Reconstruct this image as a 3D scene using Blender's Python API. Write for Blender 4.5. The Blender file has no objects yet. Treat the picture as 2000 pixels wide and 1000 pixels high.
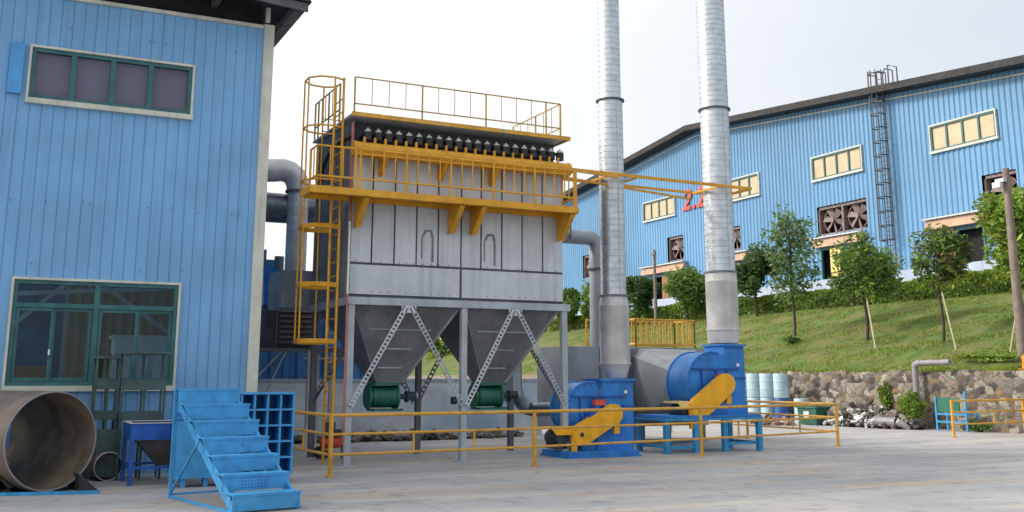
import bpy, math, random
from mathutils import Vector, Matrix
random.seed(7)
R = math.radians
S = bpy.context.scene
COL = S.collection

# ---------------------------------------------------------------- camera
cam_d = bpy.data.cameras.new('camera'); cam = bpy.data.objects.new('camera', cam_d); COL.objects.link(cam)
cam.location = (0, 0, 1.7)
cam.rotation_euler = (R(90) + math.atan(407/2000), 0, -R(26.5))
cam_d.lens = 36; cam_d.sensor_width = 36; cam_d.shift_y = -0.0835; cam_d.clip_end = 1500; cam_d.clip_start = .1
S.camera = cam
# ---------------------------------------------------------------- world, sun, exposure
SUN_EL, SUN_AZ = 32, -62          # azimuth from +Y towards +X
w = bpy.data.worlds.new('World'); S.world = w; w.use_nodes = True
nt = w.node_tree; bg = nt.nodes['Background']
sky = nt.nodes.new('ShaderNodeTexSky'); sky.sky_type = 'NISHITA'; sky.sun_disc = False
sky.sun_elevation = R(SUN_EL); sky.sun_rotation = R(SUN_AZ)
sky.air_density = 1.0; sky.dust_density = 5.0; sky.ozone_density = 1.0
# thin bright overcast veil over the Nishita sky
tcw = nt.nodes.new('ShaderNodeTexCoord'); cn = nt.nodes.new('ShaderNodeTexNoise'); cn.inputs['Scale'].default_value = 1.6; cn.inputs['Detail'].default_value = 5
mpw = nt.nodes.new('ShaderNodeMapping'); mpw.inputs['Scale'].default_value = (1, 1, 2.5); nt.links.new(tcw.outputs['Generated'], mpw.inputs[0]); nt.links.new(mpw.outputs[0], cn.inputs['Vector'])
mr = nt.nodes.new('ShaderNodeMapRange'); mr.inputs[1].default_value = .3; mr.inputs[2].default_value = .7; mr.inputs[3].default_value = .66; mr.inputs[4].default_value = .84
nt.links.new(cn.outputs[0], mr.inputs[0])
mxw = nt.nodes.new('ShaderNodeMix'); mxw.data_type = 'RGBA'; nt.links.new(mr.outputs[0], mxw.inputs[0]); nt.links.new(sky.outputs[0], mxw.inputs[6]); mxw.inputs[7].default_value = (4.7, 5.05, 5.4, 1)
# haze glows brighter towards the veiled sun
vd = nt.nodes.new('ShaderNodeVectorMath'); vd.operation = 'DOT_PRODUCT'; nt.links.new(tcw.outputs['Generated'], vd.inputs[0])
vd.inputs[1].default_value = (math.sin(R(SUN_AZ))*math.cos(R(SUN_EL)), math.cos(R(SUN_AZ))*math.cos(R(SUN_EL)), math.sin(R(SUN_EL)))
gr = nt.nodes.new('ShaderNodeMapRange'); gr.inputs[1].default_value = -.1; gr.inputs[2].default_value = .95; nt.links.new(vd.outputs['Value'], gr.inputs[0])
gm = nt.nodes.new('ShaderNodeMix'); gm.data_type = 'RGBA'; gm.inputs[6].default_value = (4.85, 5.05, 5.25, 1); gm.inputs[7].default_value = (9.4, 8.9, 8.2, 1)
nt.links.new(gr.outputs[0], gm.inputs[0]); nt.links.new(gm.outputs[2], mxw.inputs[7])
nt.links.new(mxw.outputs[2], bg.inputs[0]); bg.inputs[1].default_value = 0.12
sd = bpy.data.lights.new('sun', 'SUN'); sun = bpy.data.objects.new('sun', sd); COL.objects.link(sun)
sd.energy = 2.0; sd.angle = R(10); sd.color = (1, .93, .82)
dv = Vector((math.sin(R(SUN_AZ))*math.cos(R(SUN_EL)), math.cos(R(SUN_AZ))*math.cos(R(SUN_EL)), math.sin(R(SUN_EL))))
sun.rotation_euler = dv.to_track_quat('Z', 'Y').to_euler()
S.view_settings.view_transform = 'Standard'; S.view_settings.look = 'None'
S.view_settings.exposure = 0.70; S.view_settings.gamma = 1
S.render.resolution_x = 1024; S.render.resolution_y = 512

# ---------------------------------------------------------------- materials
def mat(name, col, rough=.6, metal=0, var=.18, scale=3, bump=0, bscale=40, streak=0, spot=None, attr=None, spec=.5, col2=None, spotamt=.62, spotscale=6):
    m = bpy.data.materials.new(name); m.use_nodes = True
    n = m.node_tree.nodes; l = m.node_tree.links; b = n['Principled BSDF']
    tc = n.new('ShaderNodeTexCoord'); 
    def noise(sc, det=6, vec=None):
        t = n.new('ShaderNodeTexNoise'); t.inputs['Scale'].default_value = sc; t.inputs['Detail'].default_value = det
        l.new(vec or tc.outputs['Object'], t.inputs['Vector']); return t
    def mix(f, a, c, mode='MIX'):
        x = n.new('ShaderNodeMix'); x.data_type = 'RGBA'; x.blend_type = mode
        for s, v in ((x.inputs[0], f), (x.inputs[6], a), (x.inputs[7], c)):
            if hasattr(v, 'default_value') or hasattr(v, 'is_output'): l.new(v, s)
            else: s.default_value = v
        return x.outputs[2]
    def ramp(src, lo, hi):
        x = n.new('ShaderNodeMapRange'); x.inputs[1].default_value = lo; x.inputs[2].default_value = hi
        l.new(src, x.inputs[0]); return x.outputs[0]
    c = (*col, 1); lo = tuple(v*(1-var) for v in col)+(1,); hi = tuple(min(1, v*(1+var)) for v in col)+(1,)
    if attr:
        a = n.new('ShaderNodeAttribute'); a.attribute_name = attr
        out = mix(ramp(noise(scale).outputs[0], .3, .7), a.outputs[0], mix(1.0, a.outputs[0], (1-var, 1-var, 1-var, 1), 'MULTIPLY'))
    else:
        out = mix(ramp(noise(scale).outputs[0], .35, .65), lo, hi)
        if col2: out = mix(ramp(noise(scale*.4, 8).outputs[0], .45, .62), out, (*col2, 1))
    if streak:
        mp = n.new('ShaderNodeMapping'); mp.inputs['Scale'].default_value = (5, 5, .25); l.new(tc.outputs['Object'], mp.inputs[0])
        s = ramp(noise(1.6, 8, mp.outputs[0]).outputs[0], .5, .75)
        out = mix(s, out, mix(1.0, out, (1-streak, 1-streak*.95, 1-streak*.9, 1), 'MULTIPLY'))
    if spot:
        s = ramp(noise(spotscale, 10).outputs[0], spotamt, spotamt+.08)
        out = mix(s, out, (*spot, 1))
    l.new(out, b.inputs['Base Color'])
    b.inputs['Roughness'].default_value = rough; b.inputs['Metallic'].default_value = metal
    b.inputs['Specular IOR Level'].default_value = spec
    rr = ramp(noise(scale*2.3).outputs[0], .2, .8); mm = n.new('ShaderNodeMath'); mm.operation = 'MULTIPLY_ADD'
    mm.inputs[1].default_value = .25; mm.inputs[2].default_value = max(0, rough-.12); l.new(rr, mm.inputs[0]); l.new(mm.outputs[0], b.inputs['Roughness'])
    if bump:
        bp = n.new('ShaderNodeBump'); bp.inputs['Strength'].default_value = bump; bp.inputs['Distance'].default_value = .02
        l.new(noise(bscale, 5).outputs[0], bp.inputs['Height']); l.new(bp.outputs[0], b.inputs['Normal'])
    return m
def leafmat(name):
    m = bpy.data.materials.new(name); m.use_nodes = True
    n = m.node_tree.nodes; l = m.node_tree.links; b = n['Principled BSDF']
    a = n.new('ShaderNodeAttribute'); a.attribute_name = 'tone'
    l.new(a.outputs[0], b.inputs['Base Color']); b.inputs['Roughness'].default_value = .55; b.inputs['Specular IOR Level'].default_value = .3
    t = n.new('ShaderNodeBsdfTranslucent'); l.new(a.outputs[0], t.inputs[0])
    mx = n.new('ShaderNodeMixShader'); mx.inputs[0].default_value = .42
    l.new(b.outputs[0], mx.inputs[1]); l.new(t.outputs[0], mx.inputs[2]); l.new(mx.outputs[0], n['Material Output'].inputs[0])
    return m
def glassmat(name, tint=(.75, .85, .85)):
    m = bpy.data.materials.new(name); m.use_nodes = True
    n = m.node_tree.nodes; l = m.node_tree.links; n.remove(n['Principled BSDF'])
    t = n.new('ShaderNodeBsdfTransparent'); t.inputs[0].default_value = (*tint, 1)
    g = n.new('ShaderNodeBsdfGlossy'); g.inputs['Roughness'].default_value = .03
    mx = n.new('ShaderNodeMixShader'); mx.inputs[0].default_value = .022
    l.new(t.outputs[0], mx.inputs[1]); l.new(g.outputs[0], mx.inputs[2]); l.new(mx.outputs[0], n['Material Output'].inputs[0])
    return m
M = dict(
 wall_blue=mat('pale_blue_painted_steel', (.16, .37, .65), .5, 0, .09, .7, streak=.16, spot=(.10, .20, .33), spotamt=.74, spotscale=9),
 wall_blue2=mat('sky_blue_painted_steel', (.118, .285, .50), .5, 0, .12, .12, streak=.2),
 trim=mat('cream_trim', (.55, .56, .50), .6, 0, .12, 2, streak=.25),
 green=mat('teal_window_frame', (.02, .12, .13), .45, 0, .2, 3),
 glass=glassmat('dark_tinted_glass', (.62, .75, .78)), glass2=glassmat('clear_glass', (.74, .73, .78)), patch=mat('newer_blue_patch', (.07, .31, .68), .5, 0, .1, 3),
 blind=mat('mauve_blind', (.46, .49, .56), .5, 0, .08, 1),
 tanpane=mat('tan_blind_glass', (.50, .40, .27), .35, 0, .1, .8),
 dark=mat('dark_roof_steel', (.014, .014, .017), .7, 0, .3, 2),
 brownwall=mat('brown_corrugated_lining', (.36, .25, .16), .8, 0, .2, 2),
 darkblue=mat('dark_blue_sheet', (.025, .13, .31), .6, 0, .3, 2),
 grey=mat('light_grey_paint', (.50, .54, .59), .5, .1, .1, 1.3, bump=.15, bscale=9, streak=.2),
 grey_frame=mat('frame_grey_paint', (.36, .41, .46), .5, .1, .12, 2, streak=.2),
 grey_mid=mat('mid_grey_steel', (.17, .18, .20), .6, .15, .22, 1.5, bump=.1, bscale=12, streak=.25),
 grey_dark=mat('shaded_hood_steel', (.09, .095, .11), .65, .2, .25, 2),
 duct=mat('grey_duct_steel', (.26, .29, .33), .5, .3, .2, 1.2, bump=.2, bscale=5),
 galv=mat('galvanised_spiral_steel', (.50, .55, .60), .38, .7, .12, 5, bump=.15, bscale=20),
 galv_dull=mat('dull_galvanised_steel', (.54, .54, .55), .5, .4, .16, 2.2, bump=.15, bscale=14, streak=.15),
 galv_dark=mat('dark_galvanised_duct', (.16, .19, .22), .42, .6, .25, 4),
 yellow=mat('safety_yellow_paint', (.60, .295, .012), .45, 0, .14, 4, spot=(.30, .14, .03), spotamt=.68, spotscale=8),
 yellow_rail=mat('worn_yellow_rail_paint', (.60, .32, .035), .5, 0, .2, 5, spot=(.40, .30, .17), spotamt=.60, spotscale=5),
 roof_rail=mat('backlit_yellow_rail', (.36, .24, .04), .5, 0, .2, 5), yellow_guard=mat('bright_guard_yellow', (.80, .40, .010), .5, 0, .10, 4, streak=.12, spot=(.42, .22, .03), spotamt=.69, spotscale=9),  # roof_rail: the yellow darkened in its colour, as seen against bright sky
 pale_yellow=mat('pale_yellow_cover', (.80, .58, .20), .4, 0, .1, 4),
 fan=mat('strong_blue_enamel', (.016, .19, .58), .42, 0, .2, 2, bump=.12, bscale=8, streak=.22, spot=(.05, .10, .20), spotamt=.66, spotscale=8),
 stair=mat('bright_blue_paint', (.05, .32, .67), .5, 0, .14, 5, bump=.6, bscale=70, spot=(.04, .13, .25), spotamt=.68, spotscale=9),
 stand=mat('stand_blue_paint', (.03, .27, .55), .5, 0, .15, 5, streak=.3),
 deepblue=mat('deep_blue_paint', (.012, .09, .40), .5, 0, .2, 4, streak=.2),
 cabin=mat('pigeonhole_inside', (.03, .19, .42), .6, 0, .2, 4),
 rust=mat('weathered_steel_pipe', (.20, .155, .125), .6, .3, .3, 2.5, bump=.3, bscale=12, col2=(.28, .235, .20)),
 rust_in=mat('pipe_inside_steel', (.23, .185, .13), .6, .2, .3, 2.5, bump=.3, bscale=8, spot=(.4, .4, .36), spotamt=.72, spotscale=14),
 funnel=mat('brown_grey_funnel', (.11, .10, .10), .7, .1, .2, 3),
 rack=mat('green_grey_rack_paint', (.045, .085, .085), .6, 0, .3, 5),
 valve=mat('dark_green_enamel', (.012, .13, .085), .4, .1, .2, 5),
 motor=mat('dark_motor_paint', (.03, .045, .06), .5, .1, .3, 6),
 black=mat('black_rubber', (.02, .02, .022), .6, 0, .3, 4),
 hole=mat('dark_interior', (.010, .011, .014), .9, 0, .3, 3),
 faded=mat('faded_red_paint', (.42, .13, .11), .6, 0, .2, 3), red=mat('red_paint', (.62, .07, .045), .5, 0, .15, 4),
 white=mat('white_plastic', (.68, .69, .70), .5, 0, .1, 4),
 pvc=mat('grey_pvc', (.23, .225, .25), .5, 0, .12, 3, streak=.2),
 barrel=mat('pale_blue_drum', (.42, .57, .64), .45, 0, .14, 1.5, streak=.2),
 barrel_dark=mat('dark_blue_drum', (.02, .09, .30), .45, 0, .15, 3),
 orange=mat('orange_rust_sheet', (.72, .25, .02), .6, 0, .25, 9),
 salmon=mat('salmon_canopy', (.46, .30, .21), .7, 0, .15, 1.5),
 brown=mat('brown_door', (.26, .12, .04), .6, 0, .15, 2),
 fanblade=mat('brown_fan_blade', (.20, .15, .15), .6, 0, .2, 3),
 concrete_wall=mat('blue_grey_rendered_wall', (.64, .70, .75), .8, 0, .2, 1.2, bump=.4, bscale=14, spot=(.7, .72, .74), spotamt=.62, spotscale=9, col2=(.36, .50, .66)),
 plinth=mat('pale_plinth_concrete', (.36, .43, .55), .8, 0, .12, .6, streak=.2),
 road=mat('pale_concrete_road', (.42, .43, .44), .85, 0, .1, .5),
 stone=mat('rubble_stone', (.3, .26, .2), .9, 0, .3, 9, bump=.8, bscale=22, attr='tone'),
 soil=mat('slope_soil_and_turf', (.075, .125, .018), .95, 0, .3, 1.6, bump=.9, bscale=14, col2=(.14, .14, .045)),
 wood=mat('grey_weathered_wood', (.20, .16, .14), .85, 0, .2, 4, streak=.2),
 bark=mat('dark_bark', (.055, .042, .032), .9, 0, .3, 10, bump=.6, bscale=30),
 bamboo=mat('pale_bamboo', (.40, .36, .26), .7, 0, .15, 6),
 rubble=mat('mixed_scrap', (.3, .3, .3), .8, 0, .3, 8, attr='tone'),
 bin=mat('dark_green_bin', (.02, .10, .07), .5, 0, .2, 4),
 leaf=leafmat('leaf_green'),
)
# ground concrete: slabs, stains, scuffs
def ground_mat():
    m = bpy.data.materials.new('yard_concrete'); m.use_nodes = True
    n = m.node_tree.nodes; l = m.node_tree.links; b = n['Principled BSDF']; tc = n.new('ShaderNodeTexCoord')
    def noise(sc, det=6, vec=None, dist=0):
        t = n.new('ShaderNodeTexNoise'); t.inputs['Scale'].default_value = sc; t.inputs['Detail'].default_value = det; t.inputs['Distortion'].default_value = dist
        l.new(vec or tc.outputs['Object'], t.inputs['Vector']); return t.outputs[0]
    def ramp(src, lo, hi, a=0, c=1):
        x = n.new('ShaderNodeMapRange'); x.inputs[1].default_value = lo; x.inputs[2].default_value = hi; x.inputs[3].default_value = a; x.inputs[4].default_value = c
        l.new(src, x.inputs[0]); return x.outputs[0]
    def mix(f, a, c, mode='MIX'):
        x = n.new('ShaderNodeMix'); x.data_type = 'RGBA'; x.blend_type = mode
        for s, v in ((x.inputs[0], f), (x.inputs[6], a), (x.inputs[7], c)):
            if hasattr(v, 'is_output'): l.new(v, s)
            else: s.default_value = v
        return x.outputs[2]
    c = mix(ramp(noise(.35, 8), .35, .65), (.30, .312, .34, 1), (.39, .397, .41, 1))
    mp = n.new('ShaderNodeMapping'); mp.inputs['Scale'].default_value = (.35, 1.6, 1); mp.inputs['Rotation'].default_value = (0, 0, .15); l.new(tc.outputs['Object'], mp.inputs[0])
    c = mix(ramp(noise(.8, 9, mp.outputs[0], .6), .48, .66, 0, .8), c, (.49, .47, .43, 1))
    c = mix(ramp(noise(.55, 9, mp.outputs[0], .3), .54, .68, 0, .7), c, (.46, .36, .25, 1))
    c = mix(ramp(noise(1.1, 10, mp.outputs[0], 1.2), .56, .70, 0, .4), c, (.22, .235, .265, 1))
    c = mix(ramp(noise(2.6, 9, None, .5), .56, .70, 0, .6), c, (.19, .19, .20, 1))
    c = mix(ramp(noise(30, 3), .3, .7, 0, .22), c, (.28, .28, .30, 1))
    vo = n.new('ShaderNodeTexVoronoi'); vo.feature = 'DISTANCE_TO_EDGE'; vo.inputs['Scale'].default_value = .22
    va = n.new('ShaderNodeVectorMath'); va.operation = 'ADD'; nz = n.new('ShaderNodeTexNoise'); nz.inputs['Scale'].default_value = 1.2; nz.inputs['Detail'].default_value = 7
    l.new(tc.outputs['Object'], nz.inputs['Vector']); l.new(tc.outputs['Object'], va.inputs[0]); l.new(nz.outputs['Color'], va.inputs[1]); l.new(va.outputs[0], vo.inputs['Vector'])
    c = mix(ramp(vo.outputs['Distance'], .0, .003, .32, 0), c, (.16, .155, .15, 1))
    br = n.new('ShaderNodeTexBrick'); br.offset = 0; br.inputs['Scale'].default_value = 1; br.inputs['Brick Width'].default_value = 5.5; br.inputs['Row Height'].default_value = 4.2
    br.inputs['Mortar Size'].default_value = .012; br.inputs['Mortar Smooth'].default_value = .4
    l.new(tc.outputs['Object'], br.inputs['Vector'])
    inv = ramp(br.outputs['Fac'], 0, 1, 0, .6)
    c = mix(inv, c, (.12, .12, .12, 1))
    l.new(c, b.inputs['Base Color']); b.inputs['Roughness'].default_value = .85; b.inputs['Specular IOR Level'].default_value = .25
    bp = n.new('ShaderNodeBump'); bp.inputs['Strength'].default_value = .35; bp.inputs['Distance'].default_value = .02
    l.new(noise(18, 8), bp.inputs['Height']); l.new(bp.outputs[0], b.inputs['Normal'])
    return m
M['ground'] = ground_mat()

# ---------------------------------------------------------------- mesh builder
class MB:
    def __init__(s): s.v = []; s.f = []; s.c = None
    def add(s, vs, fs):
        o = len(s.v); s.v += [tuple(p) for p in vs]; s.f += [tuple(i+o for i in f) for f in fs]; return s
    def box(s, x0, y0, z0, x1, y1, z1):
        return s.add([(x0,y0,z0),(x1,y0,z0),(x1,y1,z0),(x0,y1,z0),(x0,y0,z1),(x1,y0,z1),(x1,y1,z1),(x0,y1,z1)],
                     [(0,3,2,1),(4,5,6,7),(0,1,5,4),(1,2,6,5),(2,3,7,6),(3,0,4,7)])
    def obox(s, c, ax, ay, az):
        c, ax, ay, az = map(Vector, (c, ax, ay, az))
        vs = [c+ax*i+ay*j+az*k for k in (-1,1) for (i,j) in ((-1,-1),(1,-1),(1,1),(-1,1))]
        return s.add(vs, [(0,3,2,1),(4,5,6,7),(0,1,5,4),(1,2,6,5),(2,3,7,6),(3,0,4,7)])
    def bar(s, p, q, w_, h_=None, up=(0,0,1)):
        p, q = Vector(p), Vector(q); h_ = h_ or w_; d = (q-p); L = d.length; d.normalize()
        up = Vector(up)
        if abs(d.dot(up)) > .95: up = Vector((0,1,0))
        a = d.cross(up).normalized(); u = a.cross(d).normalized()
        return s.obox((p+q)/2, a*w_/2, d*L/2, u*h_/2)
    def tube(s, pts, r, n=8, caps=True, close=False):
        P = [Vector(p) for p in pts]; N = len(P); rings = []
        rs = r if isinstance(r, (list, tuple)) else [r]*N
        ref = None; o = len(s.v)
        for i, p in enumerate(P):
            if close: d = (P[(i+1) % N]-P[i-1])
            else: d = (P[min(i+1, N-1)]-P[max(i-1, 0)])
            d.normalize()
            if ref is None: ref = Vector((0,0,1)) if abs(d.z) < .9 else Vector((1,0,0))
            a = d.cross(ref).normalized(); b = a.cross(d).normalized(); ref = b
            for k in range(n):
                t = 2*math.pi*k/n; s.v.append(tuple(p+(a*math.cos(t)+b*math.sin(t))*rs[i]))
        for i in range(N if close else N-1):
            for k in range(n):
                j = (i+1) % N; s.f.append((o+i*n+k, o+j*n+k, o+j*n+(k+1) % n, o+i*n+(k+1) % n))
        if caps and not close:
            s.f.append(tuple(o+k for k in range(n))); s.f.append(tuple(o+(N-1)*n+k for k in reversed(range(n))))
        return s
    def cyl(s, p, q, r, r2=None, n=16, caps=True): return s.tube([p, q], [r, r if r2 is None else r2], n, caps)
    def lathe(s, base, axis, prof, n=24):      # prof: (distance along axis, radius)
        base = Vector(base); d = Vector(axis).normalized(); ref = Vector((0,0,1)) if abs(d.z) < .9 else Vector((1,0,0))
        a = d.cross(ref).normalized(); b = a.cross(d); o = len(s.v)
        for t, r in prof:
            for k in range(n):
                th = 2*math.pi*k/n; s.v.append(tuple(base+d*t+(a*math.cos(th)+b*math.sin(th))*r))
        for i in range(len(prof)-1):
            for k in range(n): s.f.append((o+i*n+k, o+i*n+(k+1) % n, o+(i+1)*n+(k+1) % n, o+(i+1)*n+k))
        return s
    def prism(s, poly, ext):
        ext = Vector(ext); P = [Vector(p) for p in poly]; n = len(P)
        return s.add(P+[p+ext for p in P], [tuple(range(n)), tuple(reversed(range(n, 2*n)))]+[(i, i+n, (i+1) % n+n, (i+1) % n) for i in range(n)])
    def quad(s, *p): return s.add(p, [tuple(range(len(p)))])
    def loft(s, A, B, caps=True):
        n = len(A); fs = [(i, (i+1) % n, n+(i+1) % n, n+i) for i in range(n)]
        if caps: fs += [tuple(reversed(range(n))), tuple(range(n, 2*n))]
        return s.add(list(A)+list(B), fs)
    def build(s, name, m, parent=None, smooth=35, **kw):
        me = bpy.data.meshes.new(name); org = Vector(parent['_o']) if parent is not None else Vector(kw.get('org', (0,0,0)))
        me.from_pydata([tuple(Vector(p)-org) for p in s.v], [], s.f); me.validate()
        me.materials.append(M[m])
        if s.c:
            at = me.color_attributes.new('tone', 'FLOAT_COLOR', 'CORNER')
            for p in me.polygons:
                cc = s.c[min(p.index, len(s.c)-1)]
                for li in p.loop_indices: at.data[li].color = (*cc, 1)
        o = bpy.data.objects.new(name, me); COL.objects.link(o)
        if smooth: me.shade_smooth(); me.set_sharp_from_angle(angle=R(smooth))
        if parent is not None: o.parent = parent; o['_o'] = parent['_o']
        else: o.location = org
        for k in ('label', 'category', 'group', 'kind'):
            if k in kw: o[k] = kw[k]
        return o
def thing(name, label, cat, loc=(0,0,0), group=None):
    o = bpy.data.objects.new(name, None); COL.objects.link(o); o.location = loc; o['_o'] = tuple(loc); o.empty_display_size = .3
    o['label'] = label; o['category'] = cat
    if group: o['group'] = group
    return o
def copy_tree(o, parent=None):
    c = o.copy(); COL.objects.link(c)
    if parent is not None: c.parent = parent
    for ch in list(o.children): copy_tree(ch, c)
    return c
def arc(c, r, a0, a1, n, plane='xz'):
    out = []
    for i in range(n+1):
        t = R(a0+(a1-a0)*i/n); p, q = r*math.cos(t), r*math.sin(t)
        out.append({'xz': (c[0]+p, c[1], c[2]+q), 'yz': (c[0], c[1]+p, c[2]+q), 'xy': (c[0]+p, c[1]+q, c[2])}[plane])
    return out
def panel_wall(mb, axis, plane, u0, u1, zb, ztop, holes, prof, period, sign=-1):
    """sheet wall with real ribs. prof: [(u in period, outward offset)]"""
    us = {round(u0, 4), round(u1, 4)}
    k = math.floor(u0/period)
    while k*period < u1:
        for pu, _ in prof:
            u = k*period+pu
            if u0 < u < u1: us.add(round(u, 4))
        k += 1
    for h in holes:
        for u in h[:2]:
            if u0 < u < u1: us.add(round(u, 4))
    us = sorted(us)
    def off(u):
        t = (u/period-math.floor(u/period))*period; pr = list(prof)+[(period+prof[0][0], prof[0][1])]
        if t < pr[0][0]: t += period
        for (a, oa), (b, ob) in zip(pr, pr[1:]):
            if a <= t <= b: return oa+(ob-oa)*(t-a)/max(b-a, 1e-6)
        return 0
    for a, b in zip(us, us[1:]):
        mid = (a+b)/2; spans = [(zb, None)]
        for h in sorted([h for h in holes if h[0] <= mid <= h[1]], key=lambda h: h[2]):
            z0, _ = spans.pop(); 
            if h[2] > z0: spans.append((z0, h[2]))
            spans.append((h[3], None))
        for z0, z1 in spans:
            pa, pb = plane+sign*off(a), plane+sign*off(b)
            za, zb_ = (ztop(a), ztop(b)) if z1 is None else (z1, z1)
            if axis == 'x': q = [(a, pa, z0), (b, pb, z0), (b, pb, zb_), (a, pa, za)]
            else: q = [(pa, a, z0), (pb, b, z0), (pb, b, zb_), (pa, a, za)]
            mb.quad(*q)
    return mb

# ================================================================ SETTING
g = MB(); g.quad((-300,-300,0),(600,-300,0),(600,900,0),(-300,900,0)); g.build('ground', 'ground', smooth=0, kind='structure')
# terrain terrace behind the retaining wall
t = MB(); prof = [(29.9,1.93),(31,2.25),(33,2.9),(36,3.8),(39,4.75),(41.8,5.6),(43.4,5.72),(43.8,5.9),(48.6,6.2),(60,6.3),(260,9)]
ys = [-40+2*i for i in range(61)]+[90,110,150,300]
hv = {}
def hill_z(x, y):
    for (a, za), (b, zb) in zip(prof, prof[1:]):
        if a <= x <= b:
            z = za+(zb-za)*(x-a)/(b-a); break
    else: z = prof[0][1] if x < prof[0][0] else prof[-1][1]
    if 30.5 < x < 41.5: z += .12*math.sin(x*1.7+y*.6)*math.sin(y*.45+x*.3)
    return z
xs = [29.9, 30.6, 31.4, 32.2, 33, 34, 35, 36, 37, 38, 39, 40, 41, 41.8, 43.4, 43.8, 48.6, 60, 260]
for x in xs:
    for y in ys: t.v.append((x, y, hill_z(x, y)))
n = len(ys)
for i in range(len(xs)-1):
    for j in range(n-1): t.f.append((i*n+j, (i+1)*n+j, (i+1)*n+j+1, i*n+j+1))
t.build('grass_slope', 'soil', kind='structure')
MB().quad((43.9,-40,5.93),(48.5,-40,6.22),(48.5,140,6.22),(43.9,140,5.93)).build('upper_road', 'road', smooth=0, kind='structure')

# ---- rubble retaining wall with real relief
def stone_wall():
    rnd = random.Random(3); y0, y1, zt = 14.0, 60.0, 2.0
    # visible stretch with stones, jittered-grid worley
    cell = .26; cells = {}
    pal = [(.50,.44,.36),(.40,.35,.28),(.11,.10,.10),(.36,.31,.24),(.62,.58,.50),(.20,.17,.15),(.42,.36,.28),(.16,.14,.13),(.36,.25,.14),(.28,.26,.25),(.46,.43,.38),(.24,.18,.13),(.34,.31,.27)]
    def site(i, j):
        if (i, j) not in cells: cells[(i, j)] = (rnd.random(), rnd.random(), rnd.choice(pal), .5+rnd.random()*.7)
        return cells[(i, j)]
    def worley(u, v):
        u += .05*math.sin(v*9+u*3)+.03*math.sin(u*17); v += .05*math.sin(u*7+v*4)+.03*math.sin(v*21+u*5)
        i, j = int(u/cell), int(v/cell); ds = []
        for a in (-1, 0, 1):
            for b in (-1, 0, 1):
                s_ = site(i+a, j+b); ds.append((math.hypot((i+a+s_[0])*cell-u, ((j+b+s_[1])*cell-v)*1.2), s_))
        ds.sort(key=lambda x: x[0]); return ds[0][0], ds[1][0], ds[0][1]
    mb = MB(); mb.c = []
    step = .05; ny = int((40-20)/step); nz = int(zt/step)
    for j in range(ny+1):
        for k in range(nz+1):
            u = 20+j*step; v = k*step; d1, d2, s_ = worley(u, v); e = min(1, (d2-d1)/.05)
            x = 29.55-.05*e*s_[3]-.03*rnd.random()+.03*math.sin(u*1.3)
            mb.v.append((x, u, v if k < nz else zt-.03+.08*math.sin(u*2.1)*rnd.random()))
    for j in range(ny):
        for k in range(nz):
            a = j*(nz+1)+k; mb.f.append((a, a+1, a+nz+2, a+nz+1))
            d1, d2, s_ = worley(20+(j+.5)*step, (k+.5)*step)
            mb.c.append((.15,.13,.11) if d2-d1 < .018 else tuple(q*(.48+.28*rnd.random()) for q in s_[2]))
    nf = len(mb.f)
    mb.box(29.6, -30, 0, 30.25, 140, 1.96)
    mb.box(29.5, -30, 0, 29.59, 20, 1.95); mb.box(29.5, 40, 0, 29.59, 140, 1.95)
    mb.c += [(.24,.21,.17)]*(len(mb.f)-nf)
    mb.build('retaining_wall', 'stone', smooth=60, label='rubble stone retaining wall below the grass slope', category='wall')
stone_wall()

# ---- grass blades on the slope
def grass():
    rnd = random.Random(5); mb = MB(); mb.c = []
    for i in range(52000):
        x = 30+11.7*rnd.random(); y = 21+rnd.random()**1.4*46
        if i > 48000: x = 29.85+.4*rnd.random()**2; y = 21+rnd.random()*22
        z = hill_z(x, y)-.02; h = .035+.09*rnd.random()**2; a = rnd.random()*6.28; w_ = .02+.03*rnd.random()
        cl = .5+.5*math.sin(x*.9+math.sin(y*.5)*2)*math.sin(y*.7+x*.31)
        if rnd.random() < .05 or i > 48000: h *= 1+1.2*max(0, math.sin(y*1.7)+math.sin(y*4.1)*.6)
        dx, dy = math.cos(a)*w_, math.sin(a)*w_
        lx, ly = (rnd.random()-.5)*.1, (rnd.random()-.5)*.1
        mb.v += [(x-dx, y-dy, z), (x+dx, y+dy, z), (x+lx, y+ly, z+h)]; mb.f.append((3*i, 3*i+1, 3*i+2))
        b = .75+.5*rnd.random()
        c = (.16+.06*cl, .26+.02*cl, .035) if rnd.random() < .85 else (.36, .31, .12)
        mb.c.append(tuple(q*b for q in c))
    mb.build('grass', 'leaf', smooth=0, kind='stuff', label='rough green grass growing on the slope', category='grass')
grass()

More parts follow.
